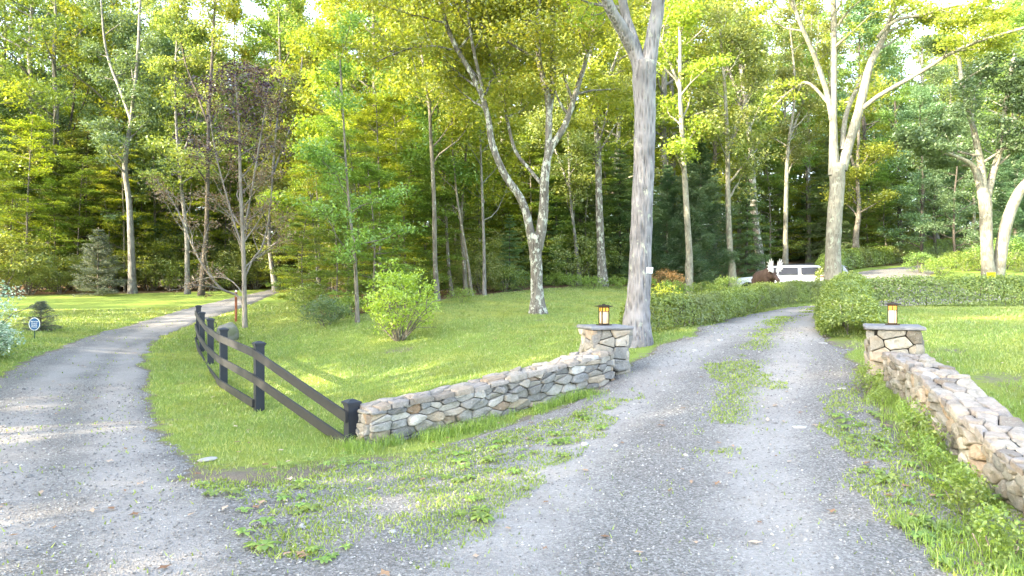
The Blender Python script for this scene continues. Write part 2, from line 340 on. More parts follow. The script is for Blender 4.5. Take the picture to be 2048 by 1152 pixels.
# ---------------------------------------------------------------- grass, weeds, pebbles
def polar(n, r0, r1, a0=-44, a1=44, p=1.0):
    r = r0+(r1-r0)*rng.random(n)**p; a = np.radians(a0+(a1-a0)*rng.random(n)); return r*np.sin(a), r*np.cos(a)
WALL_L = np.array([(-1.71,7.82),(-.7,8.5),(.35,9.3),(1.35,10.05)]); WALL_R = np.array([(5.22,9.15),(4.85,7.9),(4.3,6.1),(3.95,5.0),(3.5,3.4)])
def blades(name, x, y, h, wd, mat, lean=.5, segs=1, dz=0):
    n = len(x); z = Hm(x, y)+dz*(.015+.0008*np.hypot(x, y))
    a = rng.random(n)*2*PI; wx, wy = np.cos(a)*wd, np.sin(a)*wd; la = rng.random(n)*2*PI; l = h*lean*rng.random(n)
    B = np.stack([x, y, z-.005], -1); W = np.stack([wx, wy, np.zeros(n)], -1)
    if segs == 1:
        T = np.stack([x+np.cos(la)*l, y+np.sin(la)*l, z+h*np.sqrt(1-(lean*.5)**2)], -1)
        V = np.stack([B-W, B+W, T], 1).reshape(-1,3); Fs = [np.arange(3*n).reshape(n,3)]
    else:
        Mi = np.stack([x+np.cos(la)*l*.35, y+np.sin(la)*l*.35, z+h*.62], -1); T = np.stack([x+np.cos(la)*l*1.3, y+np.sin(la)*l*1.3, z+h*.85], -1)
        V = np.stack([B-W*.7, B+W*.7, Mi+W*.6, Mi-W*.6, T], 1).reshape(-1,3); k = np.arange(n)[:,None]*5
        Fs = [k+np.array([[0,1,2,3]]), k+np.array([[3,2,4]])]
    return mesh_obj(name, V, Fs, mat)
lawn_mat = leaf_mat('lawn_blade', [(0,(.14,.21,.04)),(.5,(.23,.33,.07)),(.9,(.34,.42,.12)),(1,(.46,.44,.24))], .42, patch=.5, pcol=(.32,.37,.09), hue=0)
x, y = polar(560000, 2.4, 33, p=.85); fo = forest(x, y); dw = np.minimum(dpoly(x, y, WALL_L), dpoly(x, y, WALL_R))
dens = np.where(in_lane(x,y)|in_drive(x,y), 0, 1.0)*(fo < 1)*(dw > .22)
wv = np.zeros(len(x))
for px, py, r in patch_pts:
    g0 = G(px, py); wv = np.maximum(wv, np.exp(-((x-g0[0])**2+(y-g0[1])**2)/(2*(r*.6)**2)))
ed = np.minimum(dpoly(x, y, LANE[1:]), dpoly(x, y, DRIVE[1:])); fk = np.clip(1-np.hypot(x+1.9, y-5.6)/2.6, 0, 1)
dens *= np.clip(ed/(.25+1.2*fk)+(fbm(x,y,.3,77)-.45)*1.6, .04, 1)
dens *= np.clip(1.15-.8*wv-.6*(fbm(x, y, .8, 3) > .62), 0, 1)
k = rng.random(len(x)) < dens; x, y = x[k], y[k]; r = np.hypot(x, y)
hh = (.018+.026*rng.random(len(x)))*(.7+.8*fbm(x, y, 1.3, 9))*np.clip(.8+r/30, 1, 1.6)
tag(blades('grass', x, y, hh, .0022+.00055*r, lawn_mat, .9), kind='stuff')
# sparse weeds through the gravel
mid = GP([(1440,900),(1470,800),(1480,750),(1500,715),(1520,680),(1560,640),(1640,618)])
zone_px = GP([(360,960),(480,930),(600,925),(720,905),(900,900),(1120,840),(1260,780),(1180,900),(1000,1020),(900,1150),(560,1150),(470,1060)])
right = np.vstack([GP([(1640,770),(1730,770),(1800,880),(1900,960),(2040,1035)]), [(3.4,3.2)], GP([(1880,1150),(1790,1060),(1720,960),(1660,860)])])
def weedden(x, y):
    f = fbm(x, y, .45, 31)
    d = (.85*np.exp(-(dpoly(x, y, mid)/.20)**2)*(f > .47)+inpoly(*rag(x, y, .4), zone_px)*np.clip((f-.34+.16*np.clip((y-4.2)/2.5,0,1))*3.0, 0, .85)*.9+inpoly(*rag(x, y, .35), right)*np.clip((f-.28)*3, 0, 1))
    yp = G(1482, 752); d = np.maximum(d, 1.3*(np.hypot((x-yp[0])/.42, (y-yp[1])/.75)+(f-.5)*1.2 < 1))
    return d+.015*(f > .5)
x, y = polar(620000, 2.4, 26, -40, 40); g_in = in_lane(x,y)|in_drive(x,y); dw = np.minimum(dpoly(x, y, WALL_L), dpoly(x, y, WALL_R))
k = (rng.random(len(x)) < weedden(x, y))&g_in&(dw > .2); x, y = x[k], y[k]
wmat = leaf_mat('ground_cover', [(0,(.12,.19,.025)),(.5,(.22,.31,.04)),(1,(.34,.41,.07))], .4, hue=0)
tag(blades('ground_cover', x, y, .012+.03*rng.random(len(x)), .003+.0007*np.hypot(x,y), wmat, 1.2, dz=1), kind='stuff')
# long grass at the foot of the walls and verges
def along(P, n, sd, off=(0,0)):
    i = rng.integers(0, len(P)-1, n); t = rng.random(n)[:,None]; q = P[i]*(1-t)+P[i+1]*t
    return q[:,0]+off[0]+rng.normal(0, sd, n), q[:,1]+off[1]+rng.normal(0, sd, n)
xs, ys = [], []
WLf = WALL_L+np.array([.25,-.36]); x, y = along(WLf, 7000, .15); k = (fbm(x, y, .38, 41) > .54)&(dpoly(x,y,WALL_L) > .26); xs.append(x[k]); ys.append(y[k])
x, y = along(WALL_R+np.array([-.42,.1]), 3000, .17); k = (dpoly(x,y,WALL_R) > .28)&(fbm(x,y,.5,43) > .42); xs.append(x[k]); ys.append(y[k])
x, y = polar(9000, 3.0, 5.6, 22, 42); k = inpoly(x, y, right)&(dpoly(x,y,WALL_R) > .26); xs.append(x[k]); ys.append(y[k])
x, y = polar(9000, 4.5, 12, 24, 40); k = (x > np.interp(y, WALL_R[::-1,1], WALL_R[::-1,0])+.3)&(y < 8.5)&(fbm(x, y, .9, 47) > .42); xs.append(x[k]); ys.append(y[k])
x, y = along(GP([(690,893),(735,905)]), 500, .1); xs.append(x); ys.append(y)
x = np.concatenate(xs); y = np.concatenate(ys)
tag(blades('long_grass', x, y, .045+.12*rng.random(len(x))**2, .004, LM['weed'], 1.0, 2, dz=.5), kind='stuff')
# pebbles
x, y = polar(42000, 2.3, 15, -42, 42, 1.1); k = in_lane(x,y)|in_drive(x,y); x, y = x[k], y[k]; n = len(x); s = (.0035+.0055*rng.random(n)**2)*(1+np.hypot(x,y)/14)
big = rng.random(n) < .003; s[big] *= 2.3
o6 = np.array([(1,0,0),(-1,0,0),(0,1,0),(0,-1,0),(0,0,.7),(0,0,-.7)]); V = o6[None]*s[:,None,None]*(1+rng.normal(0,.25,(n,6,3)))
a = rng.random(n)*6.3; c, sn = np.cos(a)[:,None], np.sin(a)[:,None]; V = np.stack([V[...,0]*c-V[...,1]*sn, V[...,0]*sn+V[...,1]*c, V[...,2]], -1)
V += np.stack([x, y, Hm(x,y)+.018+.0006*np.hypot(x,y)], -1)[:,None]
f8 = np.array([(0,2,4),(2,1,4),(1,3,4),(3,0,4),(2,0,5),(1,2,5),(3,1,5),(0,3,5)])
pm = M('pebble', .9, .2); pm.col(pm.ramp(pm.isl(), [(0,(.12,.115,.11)),(.5,(.21,.20,.19)),(.93,(.34,.33,.31)),(1,(.52,.50,.46))]))
tag(mesh_obj('loose_gravel', V.reshape(-1,3), [(np.arange(n)[:,None,None]*6+f8[None]).reshape(-1,3)], pm.m), kind='stuff')
# fallen leaves
x, y = polar(480, 2.6, 20, -42, 42); k = forest(x, y) < 0; x, y = x[k], y[k]; n = len(x); s = .025+.03*rng.random(n); a = rng.random(n)*6.3
prof = np.array([(1,0,.1),(.35,.3,.3),(.2,.7,.5),(-.2,.35,.2),(-.9,.1,.3),(-.2,-.3,.3),(.1,-.7,.1),(.4,-.3,.4)]); V = prof[None]*s[:,None,None]; c, sn = np.cos(a)[:,None], np.sin(a)[:,None]
V = np.stack([V[...,0]*c-V[...,1]*sn, V[...,0]*sn+V[...,1]*c, V[...,2]*(rng.random((n,1))*1.2)], -1)+np.stack([x,y,Hm(x,y)+.03],-1)[:,None]
dl_m = M('dry_leaf', .8); dl_m.col(dl_m.ramp(dl_m.isl(), [(0,(.16,.08,.04)),(.6,(.30,.19,.11)),(1,(.5,.4,.3))]))
tag(mesh_obj('fallen_leaves', V.reshape(-1,3), [(np.arange(n)[:,None]*8+np.arange(8)[None])], dl_m.m), kind='stuff')
# pale flat stones bedded in the gravel
st_m = M('bedded_stone', .9); st_m.col(st_m.ramp(st_m.noise(8,5), [(.3,(.27,.26,.24)),(.7,(.42,.40,.37))]))
def rock(name, c, s, seed, mat, sub=3, rough=.18, smooth=True, flat=0):
    import bmesh
    r = np.random.default_rng(seed); bm = bmesh.new(); bmesh.ops.create_icosphere(bm, subdivisions=sub, radius=1); 
    V = np.array([v.co[:] for v in bm.verts]); Fc = np.array([[v.index for v in f.verts] for f in bm.faces]); bm.free()
    dirs = r.normal(0,1,(14,3)); dirs /= np.linalg.norm(dirs,axis=1)[:,None]; lim = .72+.3*r.random(14)
    for d_, l_ in zip(dirs, lim):
        q = V@d_; V -= np.maximum(q-l_, 0)[:,None]*d_*.85
    V += (vn(V[:,0]*3+9, V[:,1]*3+V[:,2]*2, 1, seed)[:,None]-.5)*rough*V
    V = V*np.array(s); o = mesh_obj(name, V, [Fc], mat, smooth=smooth); o.location = c; return o
for i, (px, py, sx) in enumerate([(1598,859,.09),(1440,684,.12),(1415,697,.06),(415,922,.10),(1390,705,.07),(785,1071,.03),(1170,895,.07),(1645,690,.09),(1460,662,.05),(1232,898,.035),(1685,782,.08),(1372,918,.04)]):
    g0 = G(px, py); o = rock('flat_stone', gp3(g0[0], g0[1], .016), (sx, sx*.6, .022), 50+i, st_m.m, 2); o.rotation_euler[2] = i*1.3
    tag(o, 'pale flat stone bedded in the gravel surface', 'stone', 'pale stones in the gravel')
# ---------------------------------------------------------------- fieldstone masonry
def clip(poly, p, n):
    out = []; L = len(poly)
    for i in range(L):
        a, b = poly[i], poly[(i+1)%L]; da = (a-p)@n; db = (b-p)@n
        if da <= 0: out.append(a)
        if (da < 0 < db) or (db < 0 < da): out.append(a+(b-a)*(da/(da-db)))
    return out
def stones(mb, L, Hh, cw, ch, fmap, r, gap=.006, bulge=.03, seedjit=.55, top=None, deep=.04):
    "fill an L x Hh(u) face with rounded stones; fmap(u,v,o)->xyz"
    S = []; v = ch*.45; row = 0
    while v < Hh+ch*.3:
        hrow = ch*(.65+.8*r.random()); u = -cw*r.random()
        while u < L+cw:
            wq = cw*(.5+1.1*r.random()); S.append((u+wq/2+r.normal(0, cw*.1), v+hrow/2-ch*.5+r.normal(0, ch*seedjit*.5))); u += wq
        v += hrow; row += 1
    S = np.array(S); asp = cw/ch*.75
    for i, s in enumerate(S):
        if not (-cw*.3 < s[0] < L+cw*.3): continue
        poly = [np.array(q, float) for q in ((gap/2,gap/2),(L-gap/2,gap/2),(L-gap/2,Hh-gap/2),(gap/2,Hh-gap/2))]
        d = (S-s)*np.array([1/asp,1]); dd = (d**2).sum(1); idx = np.argsort(dd)[1:15]
        for j in idx:
            mid_ = (S[j]+s)/2; n = (S[j]-s)*np.array([1/asp**2,1]); n /= np.linalg.norm(n)+1e-9
            poly = clip(poly, mid_-n*gap/2, n)
            if len(poly) < 3: break
        if len(poly) < 3: continue
        P = np.array(poly); c = P.mean(0); ar = .5*abs(np.dot(P[:,0], np.roll(P[:,1],1))-np.dot(P[:,1], np.roll(P[:,0],1)))
        if ar < cw*ch*.04: continue
        Q = P
        for k in range(2):
            t = .08 if k == 0 else .22
            Q = np.stack([Q*(1-t)+np.roll(Q,-1,0)*t, Q*t+np.roll(Q,-1,0)*(1-t)], 1).reshape(-1,2)
        c = Q.mean(0); n = len(Q); b = bulge*(.5+1.0*r.random()); tilt = r.normal(0, .12, 2); base = bulge*.5*r.normal()
        V = []
        for sc, o in ((1.0,-deep),(1.0,b*.55),(.955,b*.92),(.75,b),(.36,b*1.04)):
            R = c+(Q-c)*sc
            for q in R:
                nz = (vn(q[0]*1.0+i*3.1, q[1]+i*1.7, cw*.3, 3)-.5)*b*1.3 if o > 0 else 0
                V.append(fmap(q[0], q[1], o+(base+nz+(q-c)@tilt if o > 0 else 0)))
        V.append(fmap(c[0], c[1], b*1.02+base)); V = np.array(V)
        I = np.arange(n); I2 = (I+1)%n; F4 = np.concatenate([np.stack([k*n+I, k*n+I2, (k+1)*n+I2, (k+1)*n+I], -1) for k in range(4)])
        F3 = np.stack([4*n+I, 4*n+I2, np.full(n, 5*n)], -1); mb.add2(V, F3, F4)
def stone_mat(name, stops):
    m = M(name, .92, .2); co = m.co(); c = m.ramp(m.isl(), stops, 'LINEAR')
    n = m.noise(9, 6, .7); n2 = m.noise(45, 4, .7); n3 = m.noise(3, 3)
    c = m.mix(m.ramp(n, [(.3,(.75,.75,.75)),(.6,(0,0,0))]), c, m.mix(1, c, (.55,.55,.52), 'MULTIPLY'))
    c = m.mix(m.ramp(n2, [(.56,(0,0,0)),(.7,(.6,.6,.6))]), c, (.50,.49,.43)); c = m.mix(m.ramp(n3, [(.6,(0,0,0)),(.75,(.5,.5,.5))]), c, (.27,.18,.09))
    m.col(c); m.bump(m.math('ADD', n, m.math('MULTIPLY', n2, .5)), 1.0, .045); return m.m
SM = stone_mat('fieldstone', [(0,(.17,.165,.16)),(.2,(.29,.28,.26)),(.4,(.38,.35,.29)),(.55,(.20,.205,.205)),(.72,(.45,.43,.39)),(.85,(.36,.30,.22)),(.95,(.58,.56,.52)),(1,(.30,.20,.12))])
SM2 = stone_mat('fieldstone_warm', [(0,(.20,.18,.15)),(.25,(.36,.32,.25)),(.45,(.27,.26,.23)),(.65,(.44,.41,.34)),(.85,(.38,.28,.18)),(1,(.50,.48,.43))])
CM = stone_mat('capstone', [(0,(.24,.21,.18)),(.3,(.38,.34,.30)),(.5,(.31,.28,.26)),(.75,(.42,.38,.32)),(.9,(.33,.26,.20)),(1,(.48,.46,.43))])
core_m = M('mortar', .95); core_m.col((.03,.028,.024))
def wall(name, label, path, tops, wd, mat, seed, cw=.23, ch=.078):
    r = np.random.default_rng(seed); t = thing(name, label, 'stone wall', (0,0,0))
    P = np.array(path, float); seg = np.hypot(*np.diff(P, axis=0).T); cum = np.concatenate([[0], np.cumsum(seg)]); L = cum[-1]
    def pt(u):
        x = np.interp(u, cum, P[:,0]); y = np.interp(u, cum, P[:,1]); e = .15
        a = np.array([np.interp(max(u-e,0),cum,P[:,0]), np.interp(max(u-e,0),cum,P[:,1])]); b = np.array([np.interp(min(u+e,L),cum,P[:,0]), np.interp(min(u+e,L),cum,P[:,1])])
        T = (b-a)/np.linalg.norm(b-a); return np.array([x,y]), T, np.array([T[1],-T[0]])
    cap = .055
    def zt(u): return np.interp(u/L, np.linspace(0,1,len(tops)), tops)
    Hf = max(zt(u)-cap-(Hm(*pt(u)[0])-.12) for u in np.linspace(0,L,12))
    mb = MB()
    for side in (1,-1):
        def fm(u, v, o, side=side):
            c, T, N = pt(u); off = wd/2-.012+o; ztop = zt(u)-cap; zb = ztop-Hf
            q = c+N*side*off*(1+.04*(1-v/Hf)); return (q[0], q[1], zb+v)
        stones(mb, L, Hf, cw, ch, fm, r)
    for e in (0, 1):
        def fe_(u, v, o, e=e):
            c, T, N = pt(L*e); q = c+N*(u-wd/2)+T*(o+.0)*(1 if e else -1); return (q[0], q[1], zt(L*e)-cap-Hf+v)
        stones(mb, wd, Hf, cw*.8, ch, fe_, r)
    mb.build('stonework', mat, t, True)
    mb = MB(); nu = max(8, int(L/.25)); us = np.linspace(.02, L-.02, nu); ring = []
    for u in us:
        c, T, N = pt(u); a = c+N*(wd/2-.05); b = c-N*(wd/2-.05); zz = zt(u)-.04
        ring += [(a[0],a[1],zz-Hf),(a[0],a[1],zz),(b[0],b[1],zz),(b[0],b[1],zz-Hf)]
    I = np.arange(nu-1)[:,None]*4; j = np.arange(4)[None]; F = np.stack([I+j, I+4+j, I+4+(j+1)%4, I+(j+1)%4], -1).reshape(-1,4)
    F = np.vstack([F, [(0,1,2,3)], [(nu*4-1,nu*4-2,nu*4-3,nu*4-4)]]); mb.add(ring, F); mb.build('mortar', core_m.m, t)
    mb = MB()
    def ft(u, v, o):
        c, T, N = pt(u); q = c+N*(v-wd/2-.03); return (q[0], q[1], zt(u)-.03+o*.55+.018*(fbm(u*3, v*3, 1, seed)-.5))
    stones(mb, L, wd+.06, .24, .14, ft, r, gap=.011, bulge=.04, deep=.055)
    mb.build('coping', CM, t, True); return t
wall('stone_wall', 'low dry-laid grey fieldstone wall running from the black fence to the left lamp pillar', WALL_L, [.262,.36,.53,.70], .40, SM, 3)
wall('stone_wall', 'low buff fieldstone wall running from the right lamp pillar out of the picture at lower right', WALL_R, [.76,.68,.44,.30,.26], .42, SM2, 5, .2, .095)
slab_m = M('bluestone', .85, .3); slab_m.col(slab_m.ramp(slab_m.noise(6,6,.7), [(.3,(.12,.125,.135)),(.7,(.24,.24,.25))])); slab_m.bump(slab_m.noise(25,5), .6, .02)
def pillar(label, cx, cy, rot, ztop, wd, mat, seed):
    zb = float(Hm(cx, cy))-.15; t = thing('stone_pillar', label, 'stone pillar', (cx, cy, zb), rot); r = np.random.default_rng(seed); h = ztop-zb-.055
    mb = MB()
    for k in range(4):
        a = k*PI/2; N = np.array([math.sin(a), -math.cos(a)]); T = np.array([math.cos(a), math.sin(a)])
        def fm(u, v, o): q = T*(u-wd/2)+N*(wd/2-.02+o); return (q[0], q[1], v)
        stones(mb, wd, h, .27, .15, fm, r, gap=.012, bulge=.03)
    mb.build('stonework', mat, t, True)
    mb = MB(); q = wd/2-.045; mb.box(-q, q, -q, q, 0, h-.004); mb.build('mortar', core_m.m, t)
    mb = MB(); n = 40; q = wd/2+.05; rings = []
    for sc, z in ((.93,h),(1.0,h+.008),(1.01,h+.03),(.985,h+.048),(.94,h+.055),(.5,h+.057)):
        for i in range(n):
            a = i/n*4; s_ = int(a); f = a-s_; c_ = [(-1,-1),(1,-1),(1,1),(-1,1),(-1,-1)]; x = c_[s_][0]*(1-f)+c_[s_+1][0]*f; y = c_[s_][1]*(1-f)+c_[s_+1][1]*f
            jit = 1+.018*(vn(i*1.0+seed*7, z*60, 1.5, seed)-.5)*2
            if sc < .9: jit = 1
            rings.append((x*q*sc*jit, y*q*sc*jit, z))
    V = np.array(rings+[(0,0,h+.057),(0,0,h)]); I = np.arange(n); I2 = (I+1)%n
    F4 = np.concatenate([np.stack([k*n+I, k*n+I2, (k+1)*n+I2, (k+1)*n+I], -1) for k in range(5)]); F3 = np.vstack([np.stack([5*n+I,5*n+I2,np.full(n,6*n)],-1), np.stack([I2,I,np.full(n,6*n+1)],-1)])
    mb.add2(V, F3, F4); mb.build('cap_slab', slab_m.m, t); return ztop
# lantern
iron = M('lantern_iron', .45, .5); iron.col((.035,.025,.018)); iron.b.inputs['Metallic'].default_value = .6
def emis(name, c, s):
    m = M(name, .3); m.col(tuple(q*.45 for q in c)); m.b.inputs['Emission Color'].default_value = (*c,1); m.b.inputs['Emission Strength'].default_value = s; return m
gl = emis('lantern_glass', (1,.80,.50), .11); ev = gl.noise(3,1); z_ = gl.n('ShaderNodeSeparateXYZ'); gl.l(gl.co(), z_.inputs[0])
gl.l(gl.ramp(gl.math('ABSOLUTE', gl.math('SUBTRACT', z_.outputs[2], .145)), [(0,(1,.86,.62)),(.09,(.80,.50,.22))]), gl.b.inputs['Emission Color'])
am = emis('lantern_amber', (1,.50,.07), .11)
def lantern(label, x, y, z, rz):
    t = thing('pillar_lantern', label, 'lantern', (x, y, z), rz, 'lit lanterns on the gate pillars')
    mb = MB(); mb.box(-.09,.09,-.09,.09,0,.012); mb.box(-.06,.06,-.06,.06,.012,.026); mb.build('base', iron.m, t)
    mb = MB(); mb.box(-.048,.048,-.048,.048,.028,.205); mb.build('glass', gl.m, t)
    mb = MB(); mb.box(-.052,.052,-.052,.052,.211,.264); mb.build('amber_glass', am.m, t)
    mb = MB()
    for sx in (-1,1):
        for sy in (-1,1): mb.box(sx*.055-.006, sx*.055+.006, sy*.055-.006, sy*.055+.006, .026, .266)
    for k in range(4):
        R = Matrix.Rotation(k*PI/2, 3, 'Z'); f = lambda v: tuple(R@Vector(v))
        mb.box(-.048,.048,-.058,-.052,.204,.212,f); mb.box(-.005,.005,-.059,-.053,.212,.264,f); mb.box(.024,.029,-.0575,-.0515,.028,.204,f)
    mb.build('frame', iron.m, t)
    mb = MB(); mb.box(-.062,.062,-.062,.062,.266,.276)
    V = []; 
    for s_, zz in ((.062,.276),(.108,.286),(.108,.291),(.060,.302),(.060,.309),(.02,.312),(.02,.322)): V += [(-s_,-s_,zz),(s_,-s_,zz),(s_,s_,zz),(-s_,s_,zz)]
    F = [(4*k+j, 4*k+(j+1)%4, 4*k+4+(j+1)%4, 4*k+4+j) for k in range(6) for j in range(4)]+[(24,25,26,27)]; mb.add(V, F); mb.build('roof', iron.m, t)
PL = (1.42, 10.45); PR = (5.36, 9.6)
z1 = pillar('square fieldstone gate pillar at the left side of the drive, beside the big oak', PL[0], PL[1], math.radians(14), 1.03, .57, SM, 11)
z2 = pillar('square fieldstone gate pillar at the right side of the drive, in front of the leafy hedge', PR[0], PR[1], math.radians(-25), 1.08, .62, SM2, 12)
lantern('lit brass-brown lantern standing on the left gate pillar by the big oak', PL[0]-.02, PL[1]-.05, 1.035, math.radians(20))
lantern('lit brass-brown lantern standing on the right gate pillar in front of the hedge', PR[0]-.02, PR[1]-.02, 1.085, math.radians(-29))
# ---------------------------------------------------------------- black rail fence
fm_ = M('black_paint', .5, .4); fm_.col(fm_.ramp(fm_.noise(5,4), [(.3,(.012,.015,.023)),(.7,(.02,.024,.034))]))
fr_m = M('rail_board', .6, .35); fr_m.col(fr_m.ramp(fr_m.noise(4,5), [(.3,(.016,.017,.02)),(.7,(.03,.029,.029))]))
posts = [(518,10.5,682,825),(447,13,655,772),(421,15.6,636,731),(404,18,623,708),(397,20,610,681),(703,7.9,798,886)]
posts = [posts[5]]+posts[:5]
pw = [PW(a, t_, d) for a,d,t_,b in posts]; pb = [PW(a, b, d) for a,d,t_,b in posts]
fence = thing('rail_fence', 'black three-rail fence with capped posts curving along the gravel lane', 'fence', (0,0,0))
XY = np.array([q[:2] for q in pw])
for i in range(6):
    d = XY[min(i+1,5)]-XY[max(i-1,0)]; a = math.atan2(d[1], d[0]); x, y = XY[i]; zt_ = pw[i][2]; zb_ = min(pb[i][2], Hm(x,y))-.15; R = Matrix.Rotation(a, 3, 'Z')
    f = lambda v: tuple(R@Vector(v)+Vector((x,y,0)))
    s = .066; mb = MB(); mb.box(-s,s,-s,s,zb_,zt_-.05,f); po = mb.build('post', fm_.m, fence)
    mb = MB(); 
    for s_, z0_, z1_ in ((.074,-.075,-.058),(.080,-.058,-.05),(.088,-.05,-.028)): mb.box(-s_,s_,-s_,s_,zt_+z0_,zt_+z1_,f)
    mb.box(-.088,.088,-.088,.088,zt_-.028,zt_,f,taper=.06); mb.build('cap', fm_.m, po)
    if i == 3:
        mb = MB(); th = np.linspace(-PI/2*.9, PI/2*1.1, 10); mb.tube([f((.0+0*k, -.066-.0-.06*math.cos(k), zt_-.16+.07*math.sin(k))) for k in th], [.011]*10, 6)
        mb.build('hook', fm_.m, po)
RZ = {'t': [.12,.61,.655,.67,.80,.88], 'm': [-.175,.215,.245,.23,.33,.50], 'b': [None,-.17,-.19,-.19,-.01,.10]}
d = np.gradient(XY, axis=0); d /= np.linalg.norm(d,axis=1)[:,None]; Nn = np.stack([-d[:,1], d[:,0]], -1)
for k in 'tmb':
    st = 1 if k == 'b' else 0
    for i in range(st, 5):
        mb = MB(); A = XY[i]+Nn[i]*.086; B = XY[i+1]+Nn[i+1]*.086; za, zb_ = RZ[k][i], RZ[k][i+1]
        if i == 0: za += .0; A = A-d[0]*.06
        n_ = np.array([-(B-A)[1], (B-A)[0]])/np.linalg.norm(B-A)*.017; hz = .062; V = []
        for P_, z in ((A,za),(B,zb_)):
            for sgn, zz in ((-1,-hz),(1,-hz),(1,hz),(-1,hz)): q = P_+n_*sgn; V.append((q[0],q[1],z+zz))
        mb.add(V, [(0,1,5,4),(1,2,6,5),(2,3,7,6),(3,0,4,7),(3,2,1,0),(4,5,6,7)]); mb.build('rail', fr_m.m, fence)
# ---------------------------------------------------------------- signs, rock, post, hydrant-yellow sign
def text(name, s, size, mat, parent, loc, rot, ext=.0008, sx=1):
    cu = bpy.data.curves.new(name, 'FONT'); cu.body = s; cu.size = size; cu.align_x = 'CENTER'; cu.align_y = 'CENTER'; cu.extrude = ext
    o = bpy.data.objects.new(name, cu); COL.objects.link(o); bpy.context.view_layer.update()
    me = bpy.data.meshes.new_from_object(o.evaluated_get(bpy.context.evaluated_depsgraph_get())); bpy.data.objects.remove(o)
    o = bpy.data.objects.new(name, me); COL.objects.link(o); me.materials.append(mat); o.parent = parent; o.location = loc; o.rotation_euler = rot; o.scale = (sx,1,1); return o
white = M('white_paint', .6); white.col((.75,.76,.74)); blue = M('sign_blue', .4, .4); blue.col((.015,.09,.22)); grn = M('stake_green', .6); grn.col((.04,.08,.045))
g0 = PW(69, 682, 17.5); zs = Hm(g0[0], g0[1]); t = thing('yard_sign', 'small blue oval sign with white writing on a green stake beside the lane', 'sign', (g0[0], g0[1], zs), math.radians(12))
mb = MB(); mb.box(-.014,.014,.0,.012,-.1,.46); mb.build('stake', grn.m, t)
def disc(rx, rz, y0, y1, zc, n=40):
    mb = MB(); a = np.arange(n)/n*2*PI; V = [(rx*math.cos(q), y0, zc+rz*math.sin(q)) for q in a]+[(rx*math.cos(q), y1, zc+rz*math.sin(q)) for q in a]+[(0,y0,zc),(0,y1,zc)]
    I = np.arange(n); I2 = (I+1)%n; mb.add2(V, np.vstack([np.stack([I,I2,np.full(n,2*n)],-1), np.stack([n+I2,n+I,np.full(n,2*n+1)],-1)]), np.stack([I,I+n,I2+n,I2],-1)); return mb
zc = CAMZ-(648-CY)/F*17.5-zs
disc(.128,.165,-.010,0,zc).build('rim', white.m, t); disc(.114,.150,-.013,-.0105,zc).build('panel', blue.m, t)
for i, s in enumerate(['Security','Guard','Sweet','Home']): text('lettering', s, .052, white.m, t, (0,-.0145,zc+.068-.047*i), (PI/2,0,0))
rk = M('boulder', .95); rk.col(rk.mix(rk.ramp(rk.noise(3,5),[(.45,(0,0,0)),(.6,(1,1,1))]), (.20,.195,.165), (.14,.15,.09))); rk.bump(rk.noise(12,5), .7, .03)
b0 = PW(455, 663, 19.5); o = rock('boulder', (b0[0], b0[1], Hm(b0[0],b0[1])+.22), (.30,.26,.38), 9, rk.m); tag(o, 'upright grey boulder standing on the lawn just behind the black fence', 'boulder')
ru = M('rust_steel', .8); ru.col(ru.ramp(ru.noise(14,5), [(.3,(.16,.05,.025)),(.7,(.32,.13,.07))]))
r0 = PW(472, 637, 23.5); t = thing('marker_post', 'thin rust-red post with a pale knob beside the pale slender tree', 'post', (r0[0], r0[1], Hm(r0[0],r0[1])))
mb = MB(); mb.box(-.032,.032,-.032,.032,-.1,1.02); mb.build('post', ru.m, t); mb = MB(); mb.box(-.036,.036,-.036,.036,1.02,1.09, taper=.014); mb.build('knob', white.m, t)
# plaque on the oak is added with the oak
yel = M('sign_yellow', .5); yel.col((.62,.60,.0)); blk = M('sign_black', .6); blk.col((.02,.02,.02))
